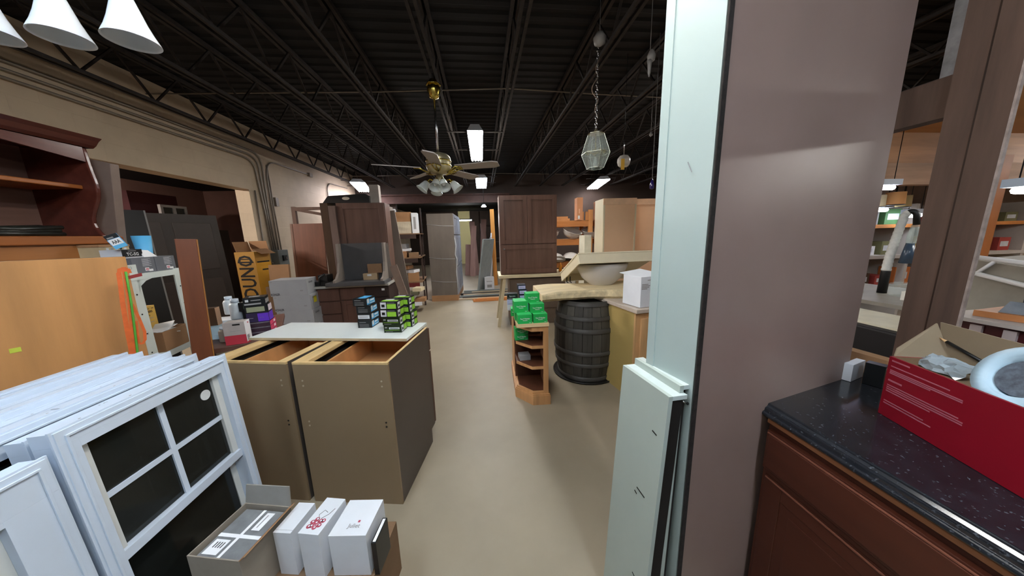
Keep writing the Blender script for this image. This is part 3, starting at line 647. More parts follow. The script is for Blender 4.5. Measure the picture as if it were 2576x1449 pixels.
# crumpled plastic bag
mb = MB(); rr = random.Random(3); nu, nv = 12, 8; vs = []
for a in range(nu):
    for b in range(nv):
        u = a/(nu-1)-0.5; v = b/(nv-1)-0.5; e = max(0, 1-(2*u)**2)*max(0, 1-(2*v)**2)
        vs.append((u*0.115+rr.uniform(-.004, .004), v*0.06+rr.uniform(-.004, .004), 0.004+0.02*e+rr.uniform(0, .012)))
mb.add(vs, [(a*nv+b, (a+1)*nv+b, (a+1)*nv+b+1, a*nv+b+1) for a in range(nu-1) for b in range(nv-1)], M('crumpled clear film', '#9DA7AB', 0.08, spec=0.9))
o = mb.build('plastic_bag'); tag(o, 'crumpled clear plastic bag in the red carton', 'bag'); pose(o, inbox(0.040, 0.098, 0.182), rz_+4, rx=38)
so = o.modifiers.new('thickness', 'SOLIDIFY'); so.thickness = 0.0015
o = MB().tube([(0, 0, 0), (0.02, 0, 0)], [0.001, 0.0045], maple, 8).tube([(0.02, 0, 0), (0.13, 0, 0)], 0.0045, black, 8).build('pen'); tag(o, 'black pen-like rod lying above the plastic bag', 'pen'); pose(o, inbox(-0.035, 0.144, 0.250), rz_+2, ry=18)
carton('black_box', 'small black box at the left end of the red carton', 'box', (1.47, 0.895, 0.9165), (0.035, 0.05, 0.085), 20, bk, [('f', 0.1, 0.9, 0.85, 0.95, lab)])
carton('white_packet', 'small white packet behind the black box on the counter', 'box', (1.455, 0.950, 0.9165), (0.10, 0.025, 0.07), 17, cartwh)
# ================================================================ LEFT: hutch, plywood panel, fastener shelf
hred = wood('glossy dark cherry wood', '#54281F', 0.22, axis=1, var=0.2)
hback = wood('brown hutch back', '#6E5248', 0.45, axis=1)
hedge = wood('honey shelf edge', '#8A4E22', 0.35, axis=1)
t = thing('hutch', 'dark cherry hutch with open shelves and a scalloped side, above the orange panel', 'hutch', (-2.45, 0.9, 0.0), 0)
# local: y along the width 0..1.4, x from 0 (front) to -0.32 (back)
YW = 1.36
MB().box(-0.44, 0.02, -0.02, YW+0.02, 1.535, 1.585, hedge).build('base_top', t, 0.006)
MB().box(-0.42, -0.0, 0, 1.10, 0.0, 1.37, wood('honey cabinet wood', '#8F5A2E', 0.4, axis=1)).box(-0.42, -0.0, 0, YW, 1.37, 1.535, wood('honey cabinet wood', '#8F5A2E', 0.4, axis=1)).build('lower_case', t)
for y in (0.0, YW-0.025):
    pr = [(-0.40, 1.587)]+[(-0.055-0.03*math.cos(4.2*u)-0.035*(1-u)*math.sin(9*u)+0.03*(1-u)**4, 1.587+0.553*u) for u in [q/20 for q in range(21)]]+[(-0.40, 2.14)]
    MB().prism(pr, y, y+0.025, hred, 'y').build('side_panel', t, 0.006)
MB().box(-0.42, -0.38, 0.025, YW-0.025, 1.587, 2.14, hback).build('back_panel', t)
MB().box(-0.38, -0.09, 0.025, YW-0.025, 1.885, 1.91, hedge).build('shelf', t, 0.005)
MB().prism([(-0.42, 2.14), (-0.02, 2.14), (0.0, 2.155), (0.02, 2.18), (0.045, 2.20), (-0.42, 2.20)], -0.02, YW+0.02, hred, 'y').build('crown_moulding', t, 0.004)
MB().prism([(0.03, 2.05), (0.3, 2.09), (0.65, 2.11), (1.0, 2.09), (YW-0.03, 2.05), (YW-0.03, 2.138), (0.03, 2.138)], -0.045, -0.03, hred, 'x').build('front_rail', t)
# turned grey-brown post beside it
t = thing('side_board', 'grey brown board standing on the shelf top beside the hutch', 'board', (-2.60, 2.31, 0))
MB().prism([(-0.03, 1.339), (0.10, 1.339), (0.10, 1.56), (0.17, 2.06), (0.05, 2.09), (-0.03, 2.10)], 0, 0.05, M('grey brown veneer', '#77655A', 0.5, var=0.1), 'y').build('body', t, 0.004)
# black folded sheeting on the hutch shelf
mb = MB(); rr = random.Random(5)
for k in range(9):
    y0 = 0.2+rr.uniform(0, .2); mb.tube([(-0.1-0.03*rr.random(), y0, 1.60+.012*(k % 3)), (-0.12+.03*rr.random(), y0+.35, 1.605+.014*(k % 3)), (-0.09, y0+0.62, 1.602+.012*(k % 3)), (-0.11, y0+0.85+rr.uniform(-.05, .03), 1.60+.02*(k % 3))], 0.013, M('black plastic sheeting', '#20231F', 0.3, var=0.5, scale=40), 7)
o = mb.build('plastic_roll'); tag(o, 'bundle of crumpled black plastic sheeting on the hutch base shelf', 'sheeting'); o.location = (-2.45, 0.9, 0)
# carton on top of the hutch, top left corner
t = thing('taped_carton', 'brown carton with a pale blue tape band on top of the hutch', 'carton', (-2.50, 1.62, 2.205), 0)
MB().box(-0.3, 0.1, -0.3, 0.12, 0, 0.36, card).build('body', t, 0.01)
MB().box(-0.302, 0.102, -0.302, 0.122, 0.13, 0.2, M('pale blue tape', '#8FA9AC', 0.3)).build('tape_band', t)
# orange plywood panel leaning in front
t = thing('plywood_panel', 'orange stained plywood panel standing behind the white windows', 'panel', (-2.18, 1.42, 0.0), 0)
pdir = math.degrees(math.atan2(0.80, 0.30))
t.rotation_euler = (0, R_(1.0), R_(pdir)); t.location = (-2.43, 0.99, 0)
MB().box(0, 0.972, -0.02, 0.0, 0, 1.475, plyw).build('sheet', t, 0.002)
MB().box(0.0, 0.972, -0.0, 0.004, 1.455, 1.476, M('grey sheet edge', '#6E6254', 0.7)).build('edge_strip', t)
for k, (a, b) in enumerate([(0.52, 1.24), (0.55, 1.05)]):
    MB().box(a, a+0.03, -0.0215, -0.02, b, b+0.022, M('yellow paint dab', '#C4CF4A', 0.6)).build('paint_dab', t)
tag(MB().box(0, 0.6, 0, 0.03, 0, 0.035, M('grey brown batten', '#5E5046', 0.7)).build('batten'), 'grey brown batten lying on the top edge behind the orange panel', 'batten')
pose(COL.objects[-1], (-2.50, 1.0, 1.5), pdir+2)

# webbing straps on the panel corner
org = M('orange webbing', '#D9652C', 0.6, var=0.12, scale=30); grn = M('green cord', '#57A53A', 0.6)
wd_ = (0.671, 0.741, 0)
mb = MB().ribbon([(-1.971, 1.786, 1.376), (-1.967, 1.79, 1.398), (-1.958, 1.80, 1.402), (-1.950, 1.81, 1.392), (-1.949, 1.812, 1.37)], wd_, 0.016, 0.003, org)
mb.ribbon([(-1.972, 1.785, 1.376), (-1.976, 1.781, 1.3), (-1.981, 1.775, 1.215), (-1.988, 1.768, 1.058), (-1.992, 1.763, 0.896), (-1.995, 1.76, 0.5), (-1.995, 1.76, 0.002)], wd_, 0.018, 0.003, org)
mb.ribbon([(-1.958, 1.80, 1.405), (-1.960, 1.798, 1.344), (-1.966, 1.792, 1.211), (-1.977, 1.78, 1.054), (-1.987, 1.769, 0.893), (-1.99, 1.766, 0.5)], wd_, 0.016, 0.003, org)
mb.ribbon([(-1.962, 1.797, 1.198), (-1.954, 1.805, 1.115), (-1.949, 1.810, 1.031), (-1.953, 1.806, 0.985), (-1.962, 1.796, 0.963), (-1.970, 1.788, 0.975), (-1.968, 1.79, 1.016), (-1.963, 1.795, 1.10)], wd_, 0.012, 0.003, org)
o = mb.build('ratchet_strap'); tag(o, 'orange webbing strap hanging in loops beside the orange panel', 'strap')
o = MB().tube([(-1.950, 1.797, 1.38), (-1.953, 1.794, 1.30), (-1.957, 1.791, 1.209), (-1.966, 1.782, 1.051), (-1.974, 1.773, 0.912), (-1.98, 1.77, 0.5), (-1.98, 1.78, 0.004)], 0.005, grn, 7).build('green_rope'); tag(o, 'thin green rope hanging with the orange strap', 'rope')
o = MB().ribbon([(-1.955, 1.806, 1.346), (-1.921, 1.842, 1.358)], (0, 0, 1), 0.018, 0.004, M('red strap', '#8E2C28', 0.6)).build('red_strap'); tag(o, 'short red strap across the shelf post', 'strap')

# white metal shelving
shw = M('white shelf enamel', '#CFD6CF', 0.45, var=0.04)
SHY = 2.05
t = thing('metal_shelving', 'white metal shelving holding fastener boxes, left of the leaning plank', 'shelf', (-2.2, 2.03, 0), 102)
for (a, b) in ((0.0, 0.0), (0.365, 0.0), (0.0, 0.4), (0.365, 0.4)):
    mb = MB().box(a, a+(0.075 if a == 0 else 0.055), b, b+0.004, 0, 1.40 if b == 0 and a == 0 else 1.345, shw).box(a if a == 0 else a+.051, a+.004 if a == 0 else a+.055, b, b+0.04, 0, 1.345, shw)
    for k in range(8): mb.lathe([(0.005, 0), (0.005, 0.002)], hole, c=(a+0.03, b, 0.3+k*0.13), n=8, rot=(90, 0, 0))
    if a == 0 and b == 0:
        mb.text('23', (0.028, b, 1.372), (1, 0, 0), (0, 0, 1), 0.018, gry, lift=0.002); mb.text('11', (0.03, b, 0.94), (1, 0, 0), (0, 0, 1), 0.02, gry, lift=0.002)
    mb.build('post', t)
for z in (1.31, 0.752):
    MB().box(0.0, 0.42, -0.003, 0.0, z-0.01, z+0.028, shw).box(0, 0.42, 0.004, 0.44, z+0.02, z+0.028, shw).build('shelf_board', t)
MB().prism([(0.055, 1.22), (0.075, 1.26), (0.12, 1.288), (0.18, 1.302), (0.055, 1.302)], 0.0, 0.003, shw, 'y').build('gusset', t)
RM = Matrix.Translation((-2.2, 2.03, 0)) @ Matrix.Rotation(R_(102), 4, 'Z')
def sh(x, y, z): return tuple(RM @ Vector((x, y, z)))
skyb = M('sky blue print paper', '#5DB4E4', 0.5, var=0.05)
greyc = M('charcoal grey carton', '#63656A', 0.5, var=0.04); redp = M('red print', '#B53542', 0.5)
for k, l in enumerate(['charcoal carton of fasteners on the shelf, left of the pair', 'charcoal carton of fasteners on the shelf, right of the pair']):
    carton('fastener_carton', l, 'carton', sh(0.165+0.178*k, 0.12, 1.3395), (0.172, 0.2, 0.10), 102, greyc,
           lines('f', 0.42, 0.82, [0.9, 0.84, 0.78, 0.72, 0.66, 0.6, 0.54, 0.48, 0.42], lab, 0.02)+[('f', 0.5, 0.68, 0.1, 0.32, wht), ('f', 0.53, 0.65, 0.14, 0.27, redp, 0.0016), ('f', 0.66, 0.85, 0.06, 0.2, wht), ('f', 0.55, 0.63, 0.18, 0.22, wht, 0.002)], 'charcoal fastener cartons on the white shelf')
carton('tray_box', 'black fronted box lettered TC-SG on the charcoal cartons', 'box', sh(0.13, 0.09, 1.4405), (0.145, 0.10, 0.055), 102, cartwh,
       [('f', 0.0, 1.0, 0.12, 1.0, bk), ('T', 'f', 0.5, 0.3, 0.019, 'TC-SG', wht, 0.085), ('f', 0.3, 0.7, 0.78, 0.86, gry, 0.0016), ('f', 0.15, 0.85, 0.17, 0.2, gry, 0.0016)])
o = MB().hexa([(0, -0.05, 0), (0.09, -0.06, 0.0), (0.09, 0.06, 0), (0, 0.06, 0), (0.0, -0.03, 0.05), (0.055, -0.04, 0.045), (0.05, 0.05, 0.045), (0, 0.05, 0.05)], wht).build('open_flap_box'); tag(o, 'small white box with a folded flap beside the TC-SG box', 'box'); pose(o, sh(0.195, 0.08, 1.4405), 102)
# cream tray with magazines
o = MB().box(-0.1, 0.1, -0.06, 0.06, 0, 0.05, M('cream tray board', '#B7A27E', 0.7)); o.box(-0.103, 0.103, -0.063, 0.063, 0.05, 0.06, card)
for k in range(5): o.quad((-0.06+0.03*k, -0.06, 0.005), (0.018, 0, 0), (0, 0, 0.04), [lab, gry, lab, dgr, lab][k], lift=0.001)
o = o.build('booklet_tray'); tag(o, 'cream cardboard tray of booklets behind the TC-SG box', 'tray'); pose(o, sh(0.17, 0.205, 1.4405), 102); o.scale = (1, 1, 1.5)
# blue plastic cup shaped container
t = thing('blue_container', 'sky blue plastic container on the charcoal cartons, left of the plank top', 'container', sh(0.345, 0.12, 1.4405))
MB().shell([(0.036, 0.0), (0.047, 0.145)], skyb, t=0.003).lathe([(0.034, 0.001), (0.034, 0.004)], skyb).build('body', t)
# hang packet
o = carton('blister_pack', 'blue and black blister pack hanging tilted at the hutch corner', 'packet', (-2.22, 2.06, 1.51), (0.055, 0.012, 0.085), 40, skyb, [('f', 0, 1, 0.7, 1.0, bk), ('f', 0.1, 0.6, 0.74, 0.84, gry, 0.0016), ('f', 0.05, 0.95, 0.25, 0.68, wht), ('T', 'f', 0.5, 0.35, 0.02, 'AAA', ink, 0.035)]); o.rotation_euler[1] = R_(-24)
# below shelf
yel = M('yellow carton', '#C7A04A', 0.6, var=0.06)
carton('fastener_carton', 'yellow carton lettered FASTENERS below the white shelf', 'carton', sh(0.245, 0.27, 0.7805), (0.31, 0.18, 0.30), 102, yel,
       [('T', 'f', 0.72, 0.84, 0.016, 'FASTENERS', ink, 0.12), ('T', 'f', 0.70, 0.76, 0.009, 'ATTACHES', ink, 0.08), ('f', 0.14, 0.42, 0.55, 0.84, ink), ('f', 0.16, 0.40, 0.57, 0.82, yel, 0.0014), ('T', 'f', 0.28, 0.71, 0.02, 'GRIP', ink, 0.062), ('T', 'f', 0.28, 0.60, 0.018, 'RITE', ink, 0.06)]
       + [('f', 0.06+0.12*k, 0.12+0.12*k, 0.93, 0.945, ink) for k in range(8)] + lines('f', 0.52, 0.9, [0.70, 0.65, 0.60], gry, 0.014))
for (x, z, r, l, m) in [(0.15, 1.083, 0, 'blue fronted small box on the yellow carton, left one', skyb), (0.26, 1.083, -28, 'blue fronted small box tipped on the yellow carton', skyb)]:
    o = carton('small_fastener_box', l, 'box', sh(x, 0.22, z), (0.085, 0.05, 0.05), 102, bk, [('f', 0, 1, 0, 1, m)]); o.rotation_euler[1] = R_(r)
    if r < 0: o.location.z += 0.02
carton('small_fastener_box', 'dark box with a red label behind the blue ones', 'box', sh(0.17, 0.295, 1.083), (0.14, 0.08, 0.075), 98, bk, [('f', 0.1, 0.6, 0.6, 0.75, redp)])
carton('small_fastener_box', 'grey box with a round print at the right under the shelf', 'box', sh(0.34, 0.295, 1.083), (0.10, 0.08, 0.095), 102, M('dull olive grey board', '#6C6A5E', 0.6), [('f', 0.2, 0.8, 0.3, 0.7, gry)])
o = MB(); rr = random.Random(9)
for a in range(5): o.hexa([(-.05+.01*a, -.03, .02*a), (.04, -.035+.01*a, .02*a), (.05, .03, .02*a), (-.05, .035, .02*a), (-.045, -.025, .02*a+.018), (.04, -.03, .02*a+.015), (.045, .03, .02*a+.018), (-.04, .03, .02*a+.015)], [wht, lab, gry, wht, lab][a])
o = o.build('paper_packet'); tag(o, 'rumpled pale packets on top of the dark fastener box', 'packet'); pose(o, sh(0.19, 0.295, 1.160), 108)
# lower brown box with papers, on the lower shelf
LZ = 0.7805
t = thing('brown_carton', 'open brown carton stuffed with white papers left of the plank foot', 'carton', sh(0.27, 0.085, LZ), 102)
mb = MB().box(-0.12, 0.12, -0.08, -0.076, 0, 0.14, card).box(-0.12, 0.12, 0.076, 0.08, 0, 0.14, card).box(-0.12, -0.116, -0.076, 0.076, 0, 0.14, card).box(0.116, 0.12, -0.076, 0.076, 0, 0.14, card).box(-0.116, 0.116, -0.076, 0.076, 0, 0.004, card)
mb.build('carton_body', t)
o = MB()
for k in range(4): o.rbox((-0.03+0.02*k, -0.02+0.01*k, 0.13+0.006*k), (0.15, 0.10, 0.004), (8-5*k, 14-9*k, 12*k-15), wht)
o = o.build('paper_stack'); tag(o, 'loose white papers poking out of the open brown carton', 'papers'); pose(o, sh(0.27, 0.085, LZ), 102)

# leaning plank
t = thing('leaning_plank', 'tall reddish brown plank leaning upright left of the supplies', 'plank', (-1.912, 2.010, 0.0), 35, rx=-3, ry=2.5)
MB().box(-0.048, 0.048, -0.014, 0.014, 0.0, 1.555, wood('plank red brown', '#6B3B22', 0.4)).build('board', t, 0.003)
MB().box(0.048, 0.052, -0.013, 0.013, 0.001, 1.553, wood('plank honey edge', '#9A6428', 0.4)).build('edge', t)

# ================================================================ supplies on the brown tabletop
tw = wood('red brown tabletop', '#5E4034', 0.5, axis=0)
t = thing('supply_table', 'reddish brown table crowded with supply bottles and boxes', 'table', (-2.0, 2.13, 0), 30)
MB().box(-0.02, 0.45, 0.0, 0.95, 0.745, 0.78, tw).build('tabletop', t, 0.003)
for a, b in ((0.02, 0.03), (0.38, 0.03), (0.02, 0.87), (0.38, 0.87)): MB().box(a, a+0.05, b, b+0.05, 0, 0.745, tw).build('leg', t)
ZT = 0.7815
def bottle(label, loc, r, h, m, cap=white):
    t = thing('supply_bottle', label, 'bottle', loc, 0, 'white bottles on the supply table')
    MB().lathe([(r*0.95, 0), (r, 0.006), (r, h*0.68), (r*0.8, h*0.78), (r*0.5, h*0.82)], m, n=20).build('body', t)
    MB().lathe([(r*0.62, h*0.82), (r*0.62, h)], cap, n=18).build('cap', t)
    return t
pw = M('white plastic bottle', '#CBD3D8', 0.35, var=0.05); pc = M('clear grey plastic', '#8D9796', 0.2, var=0.2)
bottle('white bottle left of the red and white box, in front', (-1.985, 2.335, ZT), 0.030, 0.115, M('beige bottle', '#A89C90', 0.4))
bottle('tallest white bottle behind the red and white box', (-2.045, 2.56, ZT+0.12), 0.042, 0.165, pw)
bottle('small white bottle right of the red and white box', (-1.885, 2.42, ZT), 0.027, 0.13, pw)
bottle('second white bottle right of the red and white box', (-1.86, 2.52, ZT), 0.027, 0.13, pw)
bottle('white bottle beside the brown box at the far left', (-2.17, 2.66, ZT+0.14), 0.04, 0.15, pw)
o = carton('support_box', 'plain low white box the tall bottles stand on', 'box', (-2.09, 2.60, ZT), (0.26, 0.16, 0.118), 14, cartwh)
o = carton('brown_box', 'dark brown box with a cream edge right of the plank', 'box', (-2.155, 2.46, ZT+0.10), (0.09, 0.06, 0.14), 14, darkbr, [('r', 0, 1, 0, 1, M('tan board edge', '#B79070', 0.6))])
for k, l in enumerate(['pale blue folded cloth pack under the brown box, lowest', 'pale blue folded cloth pack in the middle', 'pale blue folded cloth pack, topmost']):
    o = carton('cloth_pack', l, 'pack', (-2.115+0.004*k, 2.44, ZT+0.0335*k), (0.12, 0.1, 0.033), 10+4*k, M('pale blue wrap', '#A9C3CF', 0.4, var=0.1))
carton('red_white_box', 'red and white box with a barcode side on the supply table', 'box', (-1.845, 2.285, ZT), (0.125, 0.085, 0.165), 16, M('beige white board', '#A9A09A', 0.5),
       [('f', 0.0, 1, 0, 0.42, redp), ('f', 0.45, 0.8, 0.86, 0.93, ink), ('f', 0.3, 0.8, 0.6, 0.62, gry), ('r', 0, 1, 0.07, 1, wht), ('r', 0, 1, 0, 0.07, redp), ('r', 0.15, 0.55, 0.12, 0.36, gry, 0.0014), ('r', 0.55, 0.75, 0.86, 0.92, redp, 0.0016)])
pk = M('pink print', '#D0486A', 0.4, var=0.05); pur = M('purple print', '#6236B8', 0.4, var=0.05); clr = M('cloudy clear lid', '#6F6A70', 0.2, var=0.3, scale=30)
sx, sy = -1.81, 2.48
for k, l in enumerate(['pink sided pack at the bottom of the purple topped pile', 'pink sided pack second from the bottom of the pile', 'pink sided pack third from the bottom of the pile']):
    carton('pink_pack', l, 'pack', (sx, sy, ZT+0.0385*k), (0.145, 0.15, 0.038), 20, M('dark plum tray', '#3A2A35', 0.3), [('r', 0, 1, 0.08, 1, pk), ('r', 0.6, 0.85, 0.3, 0.8, wht, 0.0014), ('f', 0.02, 0.98, 0.8, 1, clr)], 'pink packs piled on the supply table')
for k, l in enumerate(['purple carton on the pink packs, left of the pair', 'purple carton on the pink packs, right of the pair']):
    carton('purple_carton', l, 'carton', (sx-0.036+0.07*k*0.94, sy-0.012+0.07*k*0.34, ZT+0.117), (0.069, 0.11, 0.072), 20, M('dark violet board', '#2E2540', 0.4), [('r', 0.05, 1, 0, 0.92, pur), ('f', 0.15, 0.6, 0.4, 0.46, gry)]+([('f', 0.0, 1, 0, 0.9, pur)] if k else []))
carton('black_carton', 'black carton with white side label on the purple ones', 'carton', (sx-0.005, sy, ZT+0.190), (0.145, 0.11, 0.058), 22, bk, [('f', 0.08, 0.85, 0.12, 0.8, M('olive label', '#8C9074', 0.5)), ('r', 0.05, 0.98, 0.1, 0.95, M('white lilac label', '#D9CFDA', 0.5)), ('r', 0.05, 0.98, 0.45, 0.47, gry, 0.0014)])
carton('black_carton', 'black printed carton topmost on the supply pile', 'carton', (sx-0.012, sy, ZT+0.249), (0.135, 0.12, 0.062), 24, bk, [('f', 0.04, 0.8, 0.1, 0.3, gry), ('f', 0.1, 0.25, 0.5, 0.8, lab), ('r', 0.05, 0.48, 0.15, 0.7, gry), ('r', 0.52, 0.97, 0.15, 0.7, gry), ('t', 0.2, 0.7, 0.3, 0.7, gry), ('f', 0.35, 0.8, 0.6, 0.72, gry)])
carton('black_carton', 'black carton with two round marks left of the supply pile, lower', 'carton', (-1.92, 2.60, ZT), (0.15, 0.11, 0.185), 16, bk, [('f', 0.3, 0.75, 0.62, 0.85, lab), ('r', 0.1, 0.3, 0.7, 0.85, lab), ('r', 0.1, 0.3, 0.45, 0.6, gry)])
carton('black_carton', 'green fronted carton with white top edge, left of the pile', 'carton', (-1.935, 2.60, ZT+0.186), (0.16, 0.11, 0.068), 16, bk, [('f', 0.2, 0.9, 0.2, 0.85, M('sage label', '#64806C', 0.5)), ('r', 0.02, 0.98, 0.4, 0.98, M('white lilac label2', '#C9C2CC', 0.5)), ('t', 0.1, 0.6, 0.1, 0.9, wht)])

# ================================================================ mid left: pale cartons, yellow carton, boards
kgr = M('pale grey carton', '#9C9FA3', 0.55, var=0.04); ylb = M('yellow sticker', '#D8D02C', 0.5)
KX, KY = -2.50, 4.13
for k, l in enumerate(['pale grey carton lettered KOHLER at the floor', 'pale grey KOHLER carton second from the floor', 'pale grey KOHLER carton third from the floor', 'pale grey KOHLER carton with a yellow sticker, second from the top', 'pale grey KOHLER carton on top of the stack']):
    dec = [('T', 'f', 0.13, 0.05, 0.028, 'KOHLER', ink, 0.10), ('T', 'r', 0.4, 0.72, 0.022, 'KOHLER', ink, 0.10), ('r', 0.0, 0.02, 0, 1, gry), ('f', 0.03, 0.09, 0.88, 0.92, gry), ('f', 0.8, 0.88, 0.25, 0.33, gry)]
    if k == 3: dec.append(('r', 0.3, 0.6, 0.4, 0.8, ylb, 0.0016))
    carton('grey_carton', l, 'carton', (KX+[0, .01, .005, -.01, -.03][k], KY, 0.0+0.2055*k), (0.43, 0.28, 0.205), [5, 6, 4, 5, 5][k], kgr, dec, 'pale grey cartons stacked before the block wall')
ob = M('orange yellow carton', '#D79A26', 0.55, var=0.06); obr = M('mustard carton side', '#B08238', 0.55, var=0.06)
t = thing('tall_carton', 'tall open yellow carton with big black lettering by the wall opening', 'carton', (-3.42, 4.75, 0.0), -8)
mb = MB().box(-0.15, 0.15, -0.13, 0.13, 0, 1.38, obr); mb.quad((0.15, -0.13, 0.0), (0, 0.26, 0), (0, 0, 1.22), ob, 0.002)
decals(mb, 0.30, 0.26, 1.38, [('V', 'f', 0.84, 0.74, 0.22, 'DUNO', ink, 0.62), ('V', 'r', 0.70, 0.70, 0.09, 'DUNO', ink, 0.42), ('f', 0.1, 0.9, 0.885, 0.9, ink), ('r', 0.1, 0.9, 0.885, 0.9, ink), ('f', 0.3, 0.7, 0.92, 0.93, ink), ('r', 0.35, 0.75, 0.80, 0.815, ink, 0.003)])
mb.build('body', t)
mb = MB().rbox((-0.14, 0, 1.45), (0.004, 0.24, 0.16), (0, -14, 0), card).rbox((0, 0.13, 1.46), (0.28, 0.004, 0.15), (8, 0, 0), card); mb.build('raised_flap', t)
MB().rbox((0.19, 0.0, 1.385), (0.15, 0.24, 0.004), (0, 28, 0), card).build('side_flap', t)
carton('blank_carton', 'plain flat brown carton standing on the pale grey cartons', 'carton', (-2.84, 4.36, 0.902), (0.25, 0.04, 0.30), 4, card, rx=-6)
o = COL.objects[-1]; tag(MB().box(-0.18, 0.18, -0.1, 0.1, 0, 0.90, cardd).build('carton_stack'), 'dull brown carton tower behind the pale grey cartons', 'carton'); pose(COL.objects[-1], (-2.84, 4.42, 0), 4)
# leaning brown boards + frame
t = thing('brown_board', 'large reddish brown board leaning left of the dark range cabinet', 'board', (-2.92, 5.12, 0.0), 0, rx=-4)
MB().box(-0.20, 0.30, 0, 0.03, 0.0, 1.80, wood('brown board', '#6E4029', 0.5)).box(-0.205, -0.17, -0.004, 0.0, 0, 1.80, wood('board rim', '#6C4630', 0.5)).build('board', t, 0.003)
fr = wood('old timber frame', '#5D463A', 0.7)
t = thing('old_bedstead', 'old timber bed frame standing behind the brown board', 'frame', (-3.35, 5.65, 0), 0, rx=-2)
MB().box(0, 0.06, 0, 0.06, 0, 2.12, fr).box(0.95, 1.02, 0, 0.06, 0, 2.12, fr).box(0.06, 0.95, 0, 0.05, 2.06, 2.11, fr).build('frame', t)
MB().bar((0.03, 0.02, 2.08), (0.97, 0.02, 1.88), 0.03, 0.05, fr).build('diagonal_rail', t)
MB().box(0.06, 0.95, 0, 0.04, 1.72, 1.78, fr).build('lower_rail', t)

# ---- brown base cabinets with grey top
cbm = wood('dark brown cabinet front', '#5C4036', 0.5)
t = thing('base_cabinet_run', 'brown base cabinet with drawers under the range cabinet', 'cabinet', (-2.55, 4.22, 0), 3)
MB().box(0.22, 0.86, 0.02, 0.6, 0.1, 0.86, cbm).box(0.26, 0.84, 0.08, 0.6, 0, 0.1, darkbr).build('carcass', t)
for i in range(4): MB().box(0.24, 0.52, 0.0, 0.02, 0.12+0.185*i, 0.29+0.185*i, cbm).build('drawer_front', t, 0.004)
shaker(t, 'door', 0.535, 0.85, 0.12, 0.67, 0.0, cbm); MB().box(0.535, 0.85, 0, 0.02, 0.68, 0.845, cbm).build('drawer_front', t, 0.004)
t = thing('base_cabinet_dark', 'near black base cabinet right of the brown drawers', 'cabinet', (-2.55, 4.22, 0), 3)
nb = M('near black cabinet', '#2E211D', 0.45, var=0.15)
MB().box(0.865, 1.18, 0.02, 0.6, 0.0, 0.86, nb).build('carcass', t)
MB().box(0.875, 1.17, 0.0, 0.02, 0.70, 0.85, nb).build('drawer_front', t, 0.004); MB().box(0.875, 1.17, 0.0, 0.02, 0.1, 0.69, nb).build('door', t, 0.004)
MB().box(1.09, 1.13, -0.0015, 0.0, 0.79, 0.82, wht).build('sticker', t)
o = MB().box(0.18, 1.20, -0.04, 0.62, 0.0, 0.03, M('pale grey worktop', '#A7A59F', 0.4)).build('worktop'); tag(o, 'pale grey worktop lying on the brown base cabinets', 'worktop'); pose(o, (-2.55, 4.22, 0.8615), 3)
# range cabinet
t = thing('range_cabinet', 'big dark brown wall cabinet standing on the grey worktop', 'cabinet', (-2.25, 4.50, 0.893), 3)
rc = wood('range cabinet wood', '#5E463C', 0.4)
MB().box(0, 0.10, 0.0, 0.32, 0, 1.14, darkbr).box(0.11, 0.20, -0.02, 0.32, 0, 1.10, wood('greyed stile', '#6E5A52', 0.5)).build('side_stile', t)
MB().box(0.20, 0.86, 0.02, 0.32, 0, 1.14, rc).build('carcass', t)
shaker(t, 'door', 0.22, 0.85, 0.02, 1.13, 0.0, rc, st=0.075)
# grey hood standing in front
hg = M('dark grey hood enamel', '#4A4A4C', 0.4, var=0.08); hl = M('grey hood side', '#7E756E', 0.45, var=0.08)
t = thing('hood_shell', 'grey curved hood shell standing open towards the aisle', 'hood', (-2.10, 4.17, 0.893), 3)
MB().box(0.10, 0.68, 0.27, 0.285, 0.05, 0.57, hg).build('back_panel', t)
for x in (0.07, 0.68):
    MB().prism([(-0.06, 0.05), (0.285, 0.05), (0.285, 0.57), (0.17, 0.57), (0.15, 0.30), (0.10, 0.17), (0.02, 0.10), (-0.06, 0.08)], x, x+0.03, hl, 'x').build('side_wing', t)
MB().prism([(-0.04, 0.05), (0.10, 0.05), (0.10, 0.56), (0.03, 0.56), (0.025, 0.3), (0.0, 0.14), (-0.03, 0.08)], 0.262, 0.268, hl, 'y').build('left_wing', t)
MB().prism([(0.71, 0.05), (0.80, 0.05), (0.78, 0.14), (0.755, 0.3), (0.745, 0.56), (0.71, 0.56)], 0.262, 0.268, hl, 'y').build('right_wing', t)
MB().box(-0.03, 0.73, -0.06, 0.30, 0.0, 0.05, hg).build('base_tray', t, 0.003)
o = carton('parts_tray', 'small tan open box inside the grey hood shell', 'box', (-1.62, 4.37, 0.9435), (0.19, 0.08, 0.09), 4, M('tan box board', '#A08A6C', 0.7), [('f', 0.3, 0.6, 0.6, 0.9, lab)])
carton('parts_carton', 'brown carton standing behind the tan box in the hood shell', 'carton', (-1.56, 4.39, 1.0345), (0.19, 0.04, 0.13), 4, cardd)
o = MB().box(-0.15, 0.12, -0.1, 0.1, 0, 0.06, black).box(-0.02, 0.10, -0.08, 0.08, 0.06, 0.15, black).tube([(0.0, -0.1, 0.02), (0.02, -0.12, 0.12), (0.09, -0.11, 0.17)], 0.012, black, 8).build('black_appliance'); tag(o, 'black appliance part with a hose left of the hood shell', 'appliance'); pose(o, (-2.26, 4.33, 0.893), 0)
